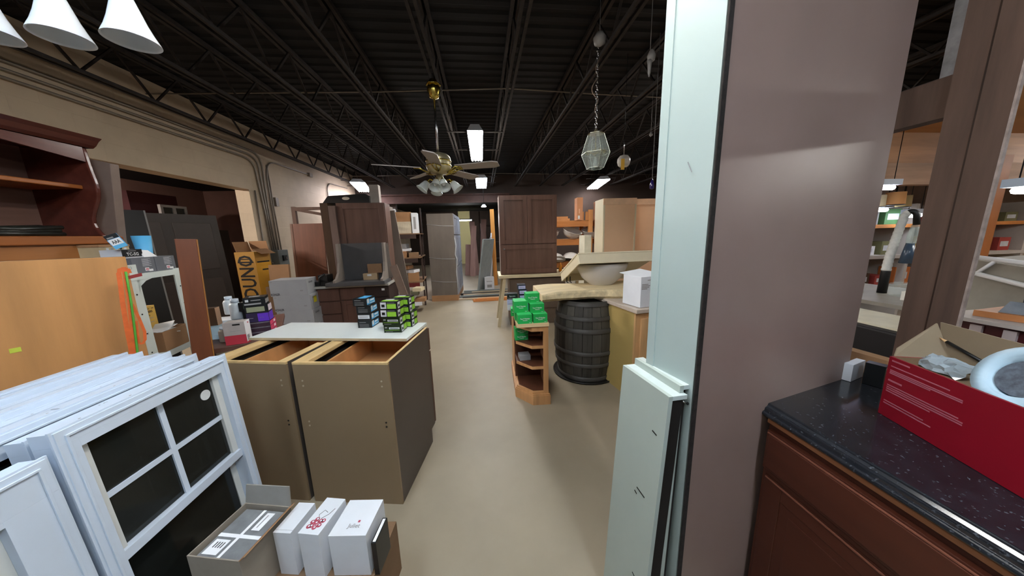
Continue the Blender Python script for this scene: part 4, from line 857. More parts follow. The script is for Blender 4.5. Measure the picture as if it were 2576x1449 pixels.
# on top of range cabinet
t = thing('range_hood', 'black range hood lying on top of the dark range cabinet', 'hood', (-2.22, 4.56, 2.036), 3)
MB().prism([(-0.02, 0.0), (0.62, 0.0), (0.62, 0.10), (0.56, 0.13), (0.06, 0.10)], 0, 0.28, M('black hood metal', '#2A2725', 0.35, var=0.15), 'y').build('body', t, 0.004)
MB().lathe([(0.05, 0), (0.05, 0.004)], M('bulb glint', '#D8CDB8', 0.2), c=(0.30, 0.0, 0.065), n=24, rot=(90, 0, 0), sq=0.45).build('bulb_glint', t)  # pale oval disc, a lit bulb's reflection put in as colour
o = carton('white_carton', 'tall narrow white carton standing right of the black hood', 'carton', (-1.55, 4.70, 2.036), (0.13, 0.12, 0.26), 4, M('grey white board', '#9B928A', 0.6))
# leaning panels right of it
t = thing('veneer_sheet', 'tall grey brown panel leaning right of the dark range cabinet', 'panel', (-1.34, 4.98, 0), 0, ry=-5.5)
MB().box(-0.02, 0.0, 0, 0.5, 0, 2.06, graylam).box(-0.025, -0.02, 0, 0.5, 0, 2.06, M('pale panel edge', '#B0A79A', 0.6)).box(-0.02, 0.16, -0.02, 0.0, 0, 1.95, graylam).build('panel', t)
t = thing('grey_plank', 'short grey brown plank leaning against the near black cabinet', 'plank', (-0.93, 4.13, 0), 0, ry=-14.5)
MB().box(-0.05, 0.05, 0, 0.02, 0, 1.19, M('grey brown plank wood', '#7B675A', 0.6, var=0.12)).build('board', t)
# ================================================================ CENTRE BACK
gw = M('greyed brown cabinet side', '#6A6159', 0.45, var=0.14, scale=3, stretch=(2, 2, 0.5)); gf2 = M('blue grey cabinet door', '#8A8B92', 0.45, var=0.06)
film = glassmat('stretch film', (0.7, 0.7, 0.72), 0.45, 0.2)
t = thing('tall_cabinet', 'tall grey pantry cabinet wrapped in film standing on the open floor', 'cabinet', (-1.245, 7.0, 0), -1)
MB().box(0.0, 0.60, 0.0, 1.45, 0.10, 2.045, gw).build('carcass', t, 0.004)
for i, (y0, y1) in enumerate([(0.04, 0.72), (0.74, 1.43)]):
    for z0, z1 in ((0.14, 0.80), (0.82, 1.55), (1.57, 2.02)):
        mb = MB(); mb.box(0.60, 0.615, y0, y1, z0, z1, gf2); s = .07
        mb.box(0.615, 0.622, y0, y0+s, z0, z1, gf2).box(0.615, 0.622, y1-s, y1, z0, z1, gf2).box(0.615, 0.622, y0+s, y1-s, z0, z0+s, gf2).box(0.615, 0.622, y0+s, y1-s, z1-s, z1, gf2)
        mb.build('door', t)
MB().box(-0.01, 0.62, -0.012, 1.45, 0.0, 0.14, card).build('carton_foot', t)
mb = MB()
for z in (1.78, 1.02, 0.47): mb.tube([(-0.002, -0.003, z+.03), (0.3, -0.006, z-.01), (0.6, -0.003, z-.02), (0.625, 0.1, z-.03)], 0.006, film, 6)
mb.tube([(0.61, -0.004, 1.5), (0.63, 0.0, 1.3), (0.60, -0.006, 1.1), (0.64, 0.0, 1.0), (0.605, 0, .7), (0.62, 0.0, .3)], 0.018, film, 6)
mb.build('wrap_film', t)
# left shelving beyond the hood
rk = M('dull red rack steel', '#6E2A2A', 0.5, var=0.1); rkd = M('dark rack post', '#3B2C26', 0.6)
t = thing('storage_rack', 'dark storage rack with red beams left of the wrapped tall cabinet', 'rack', (-1.97, 6.3, 0), 4)
for x, y in ((0, 0), (0, 0.9), (0.63, 0.3), (0.60, 0.9)): MB().box(x, x+0.03, y, y+0.05, 0, 2.2 if y != 0.3 else 1.6, rkd).build('post', t)
for z, m in ((0.48, rk), (1.0, rkd), (1.5, rkd)): MB().box(0.06, 0.60, 0.0, 0.04, z, z+0.09, m).box(0.06, 0.60, 0.86, 0.9, z, z+0.09, m).box(0.0, 0.66, 0.0, 0.9, z+0.0905, z+0.11, cardd).build('shelf', t)
rt = Matrix.Translation((-1.97, 6.3, 0)) @ Matrix.Rotation(R_(4), 4, 'Z')
def rk_(x, y, z): return tuple(rt @ Vector((x, y, z)))
cwt = M('ivory plastic tub', '#B9AE98', 0.4)
carton('storage_tub', 'ivory plastic tub on the upper rack shelf', 'tub', rk_(0.34, 0.25, 1.6115), (0.34, 0.3, 0.24), 2, cwt, [('f', 0.05+0.1*i, 0.1+0.1*i, 0.1, 0.8, M('ivory rib', '#C9BFA9', .4)) for i in range(9)])
carton('storage_carton', 'orange lidded tan carton on top of the ivory tub', 'carton', rk_(0.30, 0.3, 1.852), (0.42, 0.3, 0.20), 4, card, [('t', 0, 1, 0, 1, M('peach lid', '#D99A6C', 0.5))])
carton('bottle_carton', 'white marked carton standing at the rack end', 'carton', rk_(0.58, 0.25, 1.6115), (0.12, 0.25, 0.42), 6, cartwh, [('f', 0.3, 0.7, 0.2, 0.8, gry)])
for i, (x, z, w, h, l, m) in enumerate([(0.22, 1.112, 0.3, 0.13, 'brown box on the middle rack shelf, left', card), (0.50, 1.112, 0.20, 0.09, 'low brown box on the middle rack shelf, right', cardd), (0.17, 0.592, 0.26, 0.26, 'brown carton on the red beamed shelf, left', cardd), (0.46, 0.592, 0.22, 0.18, 'tan carton on the red beamed shelf, tipped right', card)]):
    carton('rack_carton', l, 'carton', rk_(x, 0.22, z), (w, 0.3, h), 3+8*(i % 2), m)
for i, (x, z, w, h, l, m) in enumerate([(0.10, 1.852+0.201, 0.2, 0.06, 'flat pale packet on the peach lidded carton', cartwh), (0.33, 1.243, 0.22, 0.05, 'thin whitish box on the middle rack shelf', cartwh), (0.30, 1.112+0.182, 0.16, 0.10, 'grey box stacked high on the middle rack shelf', gry), (0.30, 0.853, 0.24, 0.07, 'folded tan cardboard over the brown cartons', card), (0.44, 0.773, 0.20, 0.06, 'whitish sheet box over the tipped carton', cartwh)]):
    carton('rack_carton', l, 'carton', rk_(x, 0.24, z), (w, 0.26, h), 12-7*i, m)
rr = random.Random(11)
for i in range(7):
    nm = ['whitish carton at the rack foot, lowest', 'grey green box at the rack foot, left', 'pale box at the rack foot, leaning', 'tan flattened box at the rack foot', 'white slab box at the rack foot, upper', 'olive box at the rack foot, right', 'small cream box topmost at the rack foot'][i]
    mm = [cartwh, M('grey green box', '#6F7468', .7), cartwh, card, wht, M('olive box', '#5E5C48', .7), cream][i]
    carton('loose_box', nm, 'box', (-1.62+0.07*(i % 4)+0.02*i, 6.15-0.03*(i % 3), 0.072*i+0.001), (0.30-0.02*i, 0.22, 0.07), rr.uniform(-14, 18), mm)

# corridor beyond
op = wood('orange lumber upright', '#C8863E', 0.6)
t = thing('lumber_post', 'orange two by four standing upright left of the brown wall cabinet', 'post', (0.36, 8.9, 0), 0, ry=-1)
MB().box(-0.06, 0.06, 0, 0.04, 0, 2.28, op).build('board', t)
carton('white_carton', 'small white carton standing on the floor before the leaning panes', 'carton', (0.14, 8.0, 0), (0.26, 0.2, 0.40), 4, cartwh, [('f', 0.2, 0.8, 0.7, 0.74, gry), ('f', 0.25, 0.75, 0.3, 0.5, gry)])
for i, (x, y, ry, h, w_, m, l) in enumerate([(-0.02, 8.35, 9, 1.45, 0.04, M('pale grey sheet', '#8D9695', 0.3), 'pale grey sheet leaning left of the orange post, frontmost'), (0.10, 8.5, 8, 1.30, 0.04, black, 'black sheet edge leaning among the grey panes'),
                                             (0.16, 8.65, 7, 1.48, 0.03, gf2, 'blue grey pane leaning nearest the orange post'), (0.24, 8.8, 5, 1.6, 0.03, wht, 'white edged pane leaning behind the blue grey one')]):
    t = thing('leaning_sheet', l, 'sheet', (x-0.12 if i else -0.20, y if i else 7.74, 0), -8 if i else -25, 'sheets leaning at the corridor mouth', ry=ry)
    MB().box(0, w_, 0, 0.7, 0.002, h, m).build('sheet', t)
pb = wood('pinkish old board', '#8E6E64', 0.7)
for i, (x, y, h, l) in enumerate([(-0.42, 11.2, 1.9, 'pinkish brown board leaning in the corridor, left'), (-0.25, 11.4, 2.05, 'pinkish brown board leaning in the corridor, second'), (-0.05, 11.6, 2.15, 'pinkish brown board leaning in the corridor, third'), (0.15, 11.8, 2.0, 'pinkish brown board leaning in the corridor, right'), (-0.62, 11.5, 1.2, 'short brown board in the corridor, far left')]):
    o = MB().box(-0.10, 0.10, 0, 0.03, 0, h, pb).build('corridor_board'); tag(o, l, 'board', 'old boards leaning in the corridor'); pose(o, (x, y, 0.002), 3*i, ry=(-3 if i % 2 else 4))
t = thing('metal_rack', 'dark metal rack in the corridor behind the leaning boards', 'rack', (-0.1, 12.4, 0))
for x in (0, 0.5, 1.0, 1.5): MB().box(x, x+0.05, 0, 0.05, 0, 2.5, rkd).build('post', t)
for z in (0.5, 1.2, 1.9): MB().box(0, 1.55, 0.05, 0.6, z, z+0.05, rkd).build('shelf', t)
# lumber on the floor
lm = [wood('pale trim', '#B8A48A', 0.6, axis=0), wood('grey trim', '#7C8280', 0.6, axis=0), wood('dark trim', '#3A3430', 0.6, axis=0), pine]
L0 = [(6.72, .0, 1.1, 3, 0.03), (6.80, .0, 1.1, 3, 0.03), (6.88, 0.0, 1.12, 3, 0.03), (6.76, 0.031, 1.05, 3, 0.025), (6.84, 0.031, 1.0, 3, .025), (7.0, 0, 1.5, 0, 0.03), (7.12, 0, 1.3, 2, 0.045), (7.24, 0, 1.45, 1, 0.05), (7.36, 0.0, 1.3, 0, 0.06), (7.5, 0, 1.4, 2, 0.06), (7.62, 0, 1.1, 0, 0.07), (7.76, 0, 1.3, 1, 0.08)]
LN = ['nearest', 'second nearest', 'third', 'upper near', 'upper second', 'fourth', 'dark fifth', 'grey sixth', 'pale seventh', 'dark eighth', 'pale ninth', 'grey farthest']
for (y, z, ln, mi_, h), nm in zip(L0, LN):
    o = MB().box(0, ln, 0, 0.06, 0, h, lm[mi_]).build('trim_board'); tag(o, nm+' trim board of the pile lying across the floor', 'board', 'trim boards lying on the floor'); pose(o, (0.78-ln+(0.05 if mi_ == 3 else -0.1*(y % 0.3)), y, z+0.0015), 2)

# ================================================================ CENTRE RIGHT: brown wall cabinet on table
t = thing('wall_cabinet', 'dark brown three door wall cabinet standing on the cream edged table', 'cabinet', (0.29, 4.80, 0.872), -1)
cbx = wood('walnut brown cabinet', '#6C5248', 0.32)
MB().box(0.0, 0.935, 0.0, 0.32, 0, 1.265, cbx).build('carcass', t)
MB().box(-0.004, 0.0, 0.0, 0.32, 0, 1.265, M('pale cabinet side', '#A2928A', 0.35)).build('side_skin', t)
shaker(t, 'door', 0.01, 0.445, 0.50, 1.255, -0.02, cbx, st=0.065); shaker(t, 'door', 0.45, 0.925, 0.50, 1.255, -0.02, cbx, st=0.065)
d_ = shaker(t, 'door', 0.01, 0.925, 0.02, 0.485, -0.02, cbx, st=0.07)
MB().lathe([(0.006, 0), (0.006, 0.012), (0.016, 0.018), (0.012, 0.026)], chrome, c=(0.06, -0.02, 0.42), n=14, rot=(90, 0, 0)).build('knob', d_)
t = thing('long_table', 'cream edged work table under the brown wall cabinet', 'table', (0.24, 4.72, 0), -1)
MB().box(0.0, 1.55, 0.0, 0.62, 0.82, 0.868, cream).build('tabletop', t, 0.004)
MB().bar((0.10, 0.05, 0.82), (-0.02, 0.02, 0.0), 0.05, 0.04, cream).build('leg', t); MB().bar((0.10, 0.55, 0.82), (-0.02, 0.58, 0.0), 0.05, 0.04, cream).build('leg', t)
MB().box(1.45, 1.50, 0.05, 0.10, 0, 0.82, cream).build('leg', t); MB().box(1.45, 1.50, 0.5, 0.55, 0, 0.82, cream).build('leg', t)
t = thing('drawer_chest', 'taupe chest of drawers under the cream edged table', 'chest', (0.42, 4.78, 0), -1)
MB().box(0.0, 0.95, 0.02, 0.5, 0.0, 0.79, taupe).build('carcass', t)
for i in range(2):
    for j in range(3): MB().box(0.01+0.47*i, 0.465+0.47*i, 0.0, 0.02, 0.03+0.25*j, 0.265+0.25*j, M('taupe drawer face', '#6B5C50', 0.55)).build('drawer_front', t, 0.003)

# ---- orange pine rack with basins
t = thing('pine_rack', 'orange pine rack holding white basins behind the tall cream cabinets', 'rack', (1.15, 5.9, 0))
for x in (0.0, 1.02, 1.16, 1.95):
    for y in (0, 0.55): MB().box(x, x+0.09, y, y+0.05, 0, 1.98, pinez).build('post', t)
for z in (0.82, 1.28, 1.65):
    for x0, x1 in ((0.09, 1.02), (1.25, 1.95)): MB().box(x0, x1, -0.0, 0.04, z, z+0.11, pine).build('beam', t); MB().box(x0, x1, 0.56, 0.60, z, z+0.11, pine).build('beam', t)
    MB().box(0.0, 2.04, 0.04, 0.56, z+0.111, z+0.125, plyw).build('shelf_board', t)
def basin(label, loc, rx, ry, rz=0, r=0.2, grp='white basins on the pine rack'):
    o = MB().shell([(0.07, 0.0), (0.14, 0.03), (0.185, 0.09), (0.2, 0.15), (0.215, 0.16)], ceramic, t=0.012, n=30).lathe([(0.07, 0.0), (0.02, 0.004), (0.02, 0.012)], ceramic, n=20).build('basin')
    tag(o, label, 'basin', grp); pose(o, loc, rz, rx, ry); o.scale = (1, 1, 1); return o
basin('round white basin on the rack, left, half behind the cabinet', (1.40, 6.1, 1.42), 8, 0)
basin('round white basin on the rack, middle, tilted towards the aisle', (1.83, 6.05, 1.44), 22, 14)
basin('round white basin on the rack, right, tilted', (2.30, 6.05, 1.44), 16, -8)
for i, (x, z, l) in enumerate([(1.50, 0.97, 'white sink bowl on the lower rack shelf, upside down left'), (1.88, 0.97, 'white sink bowl on the lower rack shelf, right')]):
    basin(l, (x, 6.05, z+0.14), 168, 12*i, grp='sink bowls on the lower rack shelf')
t = thing('tilted_mirror', 'oval grey mirror leaning on the lower rack shelf', 'mirror', (1.52, 5.88, 0.99), 0, rx=-50)
MB().lathe([(0.17, 0), (0.17, 0.01)], M('grey mirror rim', '#B5B3AE', .4), n=28, sq=0.6).build('rim', t)
for i, (x, w_, l) in enumerate([(1.62, 0.34, 'flat orange box lying on top of the pine rack, lower'), (1.60, 0.30, 'flat orange box lying on top of the pine rack, upper')]):
    carton('flat_box', l, 'box', (x, 6.1, 1.7765+0.041*i), (w_, 0.3, 0.04), 2, M('orange board box', '#C98C58', 0.6))
orc = M('orange cardboard', '#C58A62', 0.65, var=0.05)
for (x, y, z, w_, h, l) in [(1.985, 5.98, 1.7765, 0.115, 0.44, 'tall narrow orange carton standing on the pine rack'), (2.42, 6.0, 1.7765, 0.16, 0.36, 'tall orange carton right of the narrow one on the pine rack')]:
    carton('orange_carton', l, 'carton', (x, y, z), (w_, 0.2, h), -3, orc, [('f', 0.15, 0.5, 0.05, 0.2, wht), ('f', 0.3, 0.5, 0.3, 0.5, M('faint print', '#E0B090', .6))])
o = MB().lathe([(0.028, 0), (0.03, 0.1), (0.016, 0.125), (0.01, 0.16)], M('orange tube', '#D98A22', 0.4), n=14).build('caulk_tube'); tag(o, 'orange caulk tube standing on the cream edged table', 'tube'); o.location = (1.33, 4.95, 0.8695)
for i, (x, l) in enumerate([(1.42, 'small glass jar right of the orange tube'), (1.50, 'second small glass jar on the cream edged table')]):
    o = MB().lathe([(0.035, 0), (0.035, 0.06), (0.02, 0.075)], ceramic, n=14).build('jar'); tag(o, l, 'jar', 'jars on the table'); o.location = (x, 4.95, 0.8695)

# ---- tall cream cabinets
pch = M('peach maple veneer', '#E6BF9C', 0.42, var=0.05, scale=2); crs = M('cream cabinet side', '#D8CDB2', 0.4, var=0.03)
for (x, y, w_, h, l) in [(1.70, 4.05, 0.47, 1.98, 'tall peach pantry cabinet with a pale side, left one'), (2.28, 4.35, 0.55, 2.0, 'tall peach pantry cabinet, right one beside the white column')]:
    t = thing('pantry_cabinet', l, 'cabinet', (x, y, 0), -2, 'tall peach pantry cabinets')
    MB().box(0, w_, 0.0, 0.33, 0, h, pch).build('carcass', t, 0.003)
    MB().box(-0.004, 0.0, 0.0, 0.33, 0, h, crs).build('side_panel', t)
    MB().box(-0.006, w_, -0.012, 0.0, h-0.085, h, M('peach top rail', '#DDB999', 0.42)).build('top_rail', t)
    MB().box(0, 0.02, -0.01, 0.0, 0, h-0.085, crs).box(w_-0.02, w_, -0.01, 0.0, 0, h-0.085, crs).build('face_edge', t)
tag(MB().box(0, 0.085, 0, 0.25, 0, 1.49, M('pale cream block', '#D6D2BE', 0.4)).build('filler_block'), 'narrow cream cabinet filler box standing behind the tilted sink top', 'filler box')
pose(COL.objects[-1], (1.285, 3.62, 0), -3)

# ================================================================ BARREL, SLAB, SINK TOP
st1 = wood('grey black barrel stave', '#46443F', 0.6, var=0.5, scale=10); st2 = wood('lighter barrel stave', '#504E48', 0.6, var=0.4, scale=8); hp = M('dull iron hoop', '#454340', 0.5, 0.0, var=0.2)
BX, BY = 1.085, 2.985
t = thing('oak_barrel', 'dark weathered barrel standing on the floor under the live edge slab', 'barrel', (BX, BY, 0), 0)
def br(z): u = (z-0.42)/0.42; return 0.335-0.055*u*u
ns_ = 22
for k in range(ns_):
    a0 = 2*math.pi*k/ns_+0.006; a1 = 2*math.pi*(k+1)/ns_-0.006; vs = []; zz = [0.02+0.82*i/12 for i in range(13)]
    off = 0.0018*((k*7) % 3)
    for z in zz:
        r = br(z)+off
        for a in (a0, (a0+a1)/2, a1): vs.append((r*math.cos(a), r*math.sin(a), z))
        for a in (a1, a0): vs.append(((r-0.02)*math.cos(a), (r-0.02)*math.sin(a), z))
    fs = [(5*i+j, 5*i+(j+1) % 5, 5*i+5+(j+1) % 5, 5*i+5+j) for i in range(12) for j in range(5)]+[(4, 3, 2, 1, 0), (60, 61, 62, 63, 64)]
    mb = MB().add(vs, fs, st2 if k % 3 == 1 else st1); mb.build('stave', t)
for z, hgt in ((0.0, 0.055), (0.17, 0.04), (0.30, 0.04), (0.535, 0.045), (0.66, 0.04), (0.80, 0.045)):
    MB().shell([(br(z+0.0)+0.010, z), (br(z+hgt)+0.010, z+hgt)], hp, t=0.008, n=44).build('hoop', t)
MB().lathe([(0.26, 0.80), (0.26, 0.815)], st1, n=32).build('head', t)
tag(MB().lathe([(0.325, 0), (0.35, 0.004), (0.352, 0.02), (0.345, 0.02), (0.33, 0.008)], black, n=40).build('floor_ring'), 'black rubber ring tray around the barrel foot', 'tray'); o = COL.objects[-1]
o.location = (BX, BY, 0.0005); o.name = 'rubber_tray'
sw = M('pale live edge wood', '#E8D6AE', 0.55, var=0.15, scale=5, stretch=(0.4, 3, 3), bump=0.1); bark = M('live edge face', '#D8C7A0', 0.75, var=0.3, scale=16, bump=0.4)
n = 26; top = []; botm = []
rr = random.Random(4)
fr_ = []; bk_ = []
for i in range(n+1):
    x = i/n; X = 0.56+x*1.16
    yf = 2.76+0.035*math.sin(5*x)+0.012*math.sin(17*x)+rr.uniform(-.006, .006); yb = 3.26+0.03*math.sin(7*x+1)
    fr_.append((X, yf)); bk_.append((X, yb))
vs = []
for (xf, yf), (xb, yb) in zip(fr_, bk_):
    e = 0.0 if xf > 0.75 else (0.75-xf)*0.2
    w1 = rr.uniform(-.004, .004)
    vs += [(xf, yf+0.012, 0.860+w1), (xf, yf-0.012+w1, 0.885), (xf, yf+w1, 0.930-e*.3), (xf, yf+0.02, 0.950-e*.6), (xb, yb, 0.950-e*.3), (xb, yb, 0.860)]
fs = [(6*i+j, 6*i+6+j, 6*i+6+(j+1) % 6, 6*i+(j+1) % 6) for i in range(n) for j in range(6)]+[tuple(range(6)), tuple(range(6*n+5, 6*n-1, -1))]
mb = MB(); mb.add(vs, fs, sw)
for k in range(n*6):
    if k % 6 in (0, 1, 2): mb.m[k] = mb.mi(bark)
o = mb.build('live_edge_slab'); tag(o, 'pale live edge wood slab lying across the barrel', 'slab')
o.location = (0, 0, 0.0)
# tilted vanity top with bowl
TX = 0.965
t = thing('sink_top', 'cream vanity top with a white bowl below, tipped up on the wood slab', 'vanity top', (TX, 2.86, 1.225), 2.0, rx=-25)
W_, D_ = 0.93, 0.62
cr2 = M('cream laminate edge', '#E2D8BC', 0.4, var=0.04)
MB().box(0, W_, 0.0, D_, 0.07, 0.095, cr2).build('top_sheet', t)
MB().box(-0.004, W_, -0.012, 0.006, -0.015, 0.095, cr2).box(-0.008, W_, -0.018, -0.012, 0.085, 0.10, cr2).build('front_apron', t, 0.002)
MB().box(-0.012, 0.0, 0.006, D_, -0.015, 0.095, cr2).box(-0.018, -0.012, 0.0, D_, 0.085, 0.10, cr2).build('side_apron', t, 0.002)
MB().box(0.0, W_, D_-0.02, D_, -0.015, 0.07, cr2).build('rear_apron', t, 0.002)
bo = MB().lathe([(0.035, -0.245), (0.036, -0.205), (0.06, -0.195), (0.14, -0.15), (0.22, -0.08), (0.275, 0.02), (0.29, 0.068)], ceramic, c=(0.35, 0.27, 0.0), n=34, sq=0.78, rot=(22, 0, 0)); bo.build('bowl', t)
for k, x in enumerate((0.63, 0.67)):
    o = MB().tube([(x+0.50, 3.32, 1.02), (x+0.50, 3.32, 0.957), (x+0.50, 3.27, 0.957)], 0.006, black, 6).build('bracket_hook'); tag(o, ['black wire hook under the tipped vanity top, left', 'black wire hook under the tipped vanity top, right'][k], 'hook', 'wire hooks'); o.location.x = -0.16; 

# white carton on base cabinet
t = thing('white_carton', 'white carton with an open brown flap on the light maple base cabinet', 'carton', (1.40, 2.49, 0.8655), 14)
wc = M('white corrugated board', '#E4EAF2', 0.6, var=0.03)
mb = MB().box(-0.10, 0.14, -0.13, 0.09, 0, 0.27, wc)
decals(mb, 0.24, 0.26, 0.27, [])
for k, (z, a, b) in enumerate([(0.235, -0.03, 0.06), (0.20, -0.09, -0.02), (0.187, -0.09, 0.0), (0.174, -0.09, -0.01), (0.161, -0.09, -0.03)]): mb.quad((a, -0.13, z), (b-a, 0, 0), (0, 0, 0.006), gry)
for k in range(6): mb.quad((0.03+0.006*k, -0.13, 0.03), (0.003, 0, 0), (0, 0, 0.035), ink)
mb.build('body', t, 0.003)
MB().hexa([(0.06, -0.135, 0.27), (0.145, -0.14, 0.27), (0.145, -0.13, 0.272), (0.06, -0.13, 0.272), (0.075, -0.2, 0.19), (0.15, -0.2, 0.18), (0.15, -0.195, 0.18), (0.075, -0.195, 0.19)], M('tan flap', '#B5A272', 0.7)).build('front_flap', t)
MB().rbox((0.02, 0.02, 0.28), (0.24, 0.25, 0.004), (4, -5, 0), wc).build('top_flap', t)
# light maple base cabinet
t = thing('maple_base_cabinet', 'light maple base cabinet with pale top between barrel and white column', 'cabinet', (1.295, 2.33, 0), 10)
olv = M('olive maple side', '#BFA768', 0.45, var=0.06, scale=2)
MB().box(0.0, 0.6, 0.02, 0.62, 0.0, 0.815, olv).build('carcass', t)
MB().box(0.0, 0.6, 0.0, 0.02, 0.0, 0.815, maple).build('face_frame', t)
shaker(t, 'door', 0.05, 0.55, 0.06, 0.77, -0.02, maple, st=0.065)
MB().box(-0.02, 0.62, -0.035, 0.64, 0.825, 0.862, M('pale stone top', '#C9BDB0', 0.35, var=0.08, scale=30)).box(0.0, 0.6, 0, 0.62, 0.815, 0.825, maple).build('worktop', t, 0.006)
t = thing('trim_offcut', 'narrow grey white board standing between the barrel and the maple cabinet', 'board', (1.43, 3.14, 0), 0, ry=-4)
MB().box(-0.03, 0.03, 0, 0.02, 0.002, 0.62, M('greyish white board', '#A69F95', 0.6)).build('board', t)
o = MB().box(-0.006, 0.006, 0, 0.3, 0, 0.62, wht).build('white_sheet'); tag(o, 'thin white sheet edge beside the maple cabinet side', 'sheet'); pose(o, (1.262, 2.72, 0.001), 10)

# ---- end shelf unit with green boxes
mp = wood('peach maple shelf', '#B98A5C', 0.45); mpd = wood('maple shelf shade', '#553322', 0.5)  # second wood: shade inside the shelf put into a darker maple
t = thing('end_shelf', 'peach maple end shelf with clipped corner shelves beside the barrel', 'shelf unit', (0.262, 2.40, 0), -2)
t.scale = (1, 1, 1.02)
def clip(a, w_, d_, c):   # plan with the near left corner clipped
    return [(c+a, -a+0.0), (w_+a, -a), (w_+a, d_), (-a, d_), (-a, c-a)]
WS, DS, CS = 0.275, 0.75, 0.11
def plan(e): return [(CS+0.02, -e), (WS+e, -e), (WS+e, DS), (-e, DS), (-e, CS+0.04)]
MB().prism(plan(0.015), 0, 0.085, mp, 'z').prism(plan(0.010), 0.085, 0.10, mp, 'z').prism(plan(0.0), 0.10, 0.115, mp, 'z').build('plinth', t)
MB().box(WS-0.045, WS, 0.0, 0.02, 0.115, 0.72, mp).box(WS-0.018, WS, 0.02, DS, 0.115, 0.72, mp).build('side_panel', t)
MB().box(0, 0.018, DS-0.02-0.3, DS, 0.115, 0.72, mp).build('left_panel', t)
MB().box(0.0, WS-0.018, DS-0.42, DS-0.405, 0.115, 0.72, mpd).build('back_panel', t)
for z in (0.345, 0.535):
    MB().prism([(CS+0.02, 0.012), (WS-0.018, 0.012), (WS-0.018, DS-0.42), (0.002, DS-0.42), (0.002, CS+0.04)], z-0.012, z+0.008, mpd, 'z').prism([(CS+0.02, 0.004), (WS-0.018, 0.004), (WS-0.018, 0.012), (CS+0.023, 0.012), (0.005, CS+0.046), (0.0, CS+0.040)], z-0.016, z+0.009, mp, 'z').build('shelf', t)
MB().box(WS-0.0195, WS-0.018, 0.02, DS-0.42, 0.117, 0.675, mpd).prism([(CS+0.03, 0.03), (WS-0.02, 0.03), (WS-0.02, DS-0.42), (0.02, DS-0.42), (0.02, CS+0.05)], 0.115, 0.118, mpd, 'z').build('inner_shade', t)  # thin dark sheets that paint the shade inside the compartments
MB().prism([(CS+0.02, 0.0), (WS-0.045, 0.0), (WS-0.045, 0.02), (CS+0.03, 0.02), (0.018, CS+0.05), (0.0, CS+0.04)], 0.675, 0.72, mp, 'z').build('top_rail', t)
MB().prism([(0.0, -0.01), (WS+0.005, -0.01), (WS+0.005, DS), (-0.005, DS)], 0.72, 0.750, M('pale maple top', '#D9BE92', 0.45), 'z').build('top_board', t)
EM = Matrix.Translation((0.262, 2.40, 0.027)) @ Matrix.Rotation(R_(-2), 4, 'Z')
def es(x, y, z): return tuple(EM @ Vector((x, y, z)))
gm = M('bright green carton', '#1FA84F', 0.45, var=0.05); gmt = M('pale green lid', '#3FCB70', 0.45)
def green(label, loc, rz, h=0.078, w_=0.122, d=0.10):
    return carton('green_carton', label, 'carton', loc, (w_, d, h), rz, gm, [('t', 0, 1, 0, 1, gmt), ('T', 'f', 0.5, 0.5, 0.012, 'Your IT Number', wht, 0.085), ('T', 'f', 0.5, 0.5-0.013/h, 0.009, 'Custom', wht, 0.04), ('f', 0.78, 0.94, 0.08, 0.11, wht), ('f', 0.0, 1.0, 0.90, 0.91, gmt)], 'green cartons piled on the end shelf')
z0 = 0.7385
green('green carton in front at the left, lowest', es(0.070, 0.045, z0), 2)
green('green carton in front at the right, lowest', es(0.205, 0.055, z0), 1)
green('green carton behind the front left one, lowest', es(0.055, 0.155, z0), 1)
green('green carton behind the front right one, lowest', es(0.195, 0.165, z0), -2)
green('green carton stacked on the right, middle', es(0.185, 0.10, z0+0.0785), 2)
green('tall green carton stacked on the left, facing the aisle', es(0.045, 0.13, z0+0.0785), 3, 0.10)
green('green carton on top of the right stack', es(0.155, 0.16, z0+0.157), 1, 0.082)
green('green carton at the back left edge of the end shelf', es(0.02, 0.30, z0), -4, 0.07, 0.1)
green('green carton at the middle of the end shelf, behind the tall one', es(0.05, 0.34, z0+0.0705), 4, 0.07, 0.1)
for k, l in enumerate(['dark pack with a lilac label, bottom of the rear tower', 'dark pack with a lilac label, second in the rear tower', 'dark pack with a lilac label, third in the rear tower', 'dark pack with a lilac label, fourth in the rear tower', 'dark pack with a lilac label, topmost of the rear tower']):
    carton('dark_pack', l, 'pack', es(0.105+[.01, .006, .006, .004, -.006][k], 0.56, z0+0.0505*k), (0.082, 0.10, 0.05), 0, M('navy board', '#1B2333', 0.4), [('f', 0.08, 0.95, 0.15, 0.8, M('lilac label', '#B9B3D6', 0.5)), ('f', 0.2, 0.8, 0.4, 0.5, gry, 0.0014)], 'dark packs in the rear tower')
carton('dark_pack', 'pale blue carton in front of the rear tower', 'pack', es(0.125, 0.46, z0), (0.085, 0.08, 0.13), 3, M('pale blue carton', '#7FB2BE', 0.4), [('f', 0.1, 0.9, 0.1, 0.5, skyb)])
for k, l in enumerate(['grey and black pack left of the rear tower, lowest', 'grey and black pack left of the rear tower, middle', 'black pack with pale script left of the rear tower, top']):
    carton('dark_pack', l, 'pack', es(0.0, 0.52, z0+0.0565*k), (0.105, 0.09, 0.056), -3, [lab, M('lilac board', '#A9ACCB', .4), bk][k], [('T', 'f', 0.5, 0.5, 0.012, 'Spectra', lab, 0.06), ('f', 0.1, 0.7, 0.15, 0.25, gry)])
green('green carton in the dim top compartment of the end shelf, lower', es(0.055, 0.22, 0.528), 0, 0.055)
green('green carton in the dim top compartment of the end shelf, upper', es(0.055, 0.22, 0.5835), 2, 0.055)
carton('grey_packet', 'dull grey box in the middle compartment of the end shelf', 'box', es(0.08, 0.2, 0.3345), (0.10, 0.1, 0.045), 4, gry)
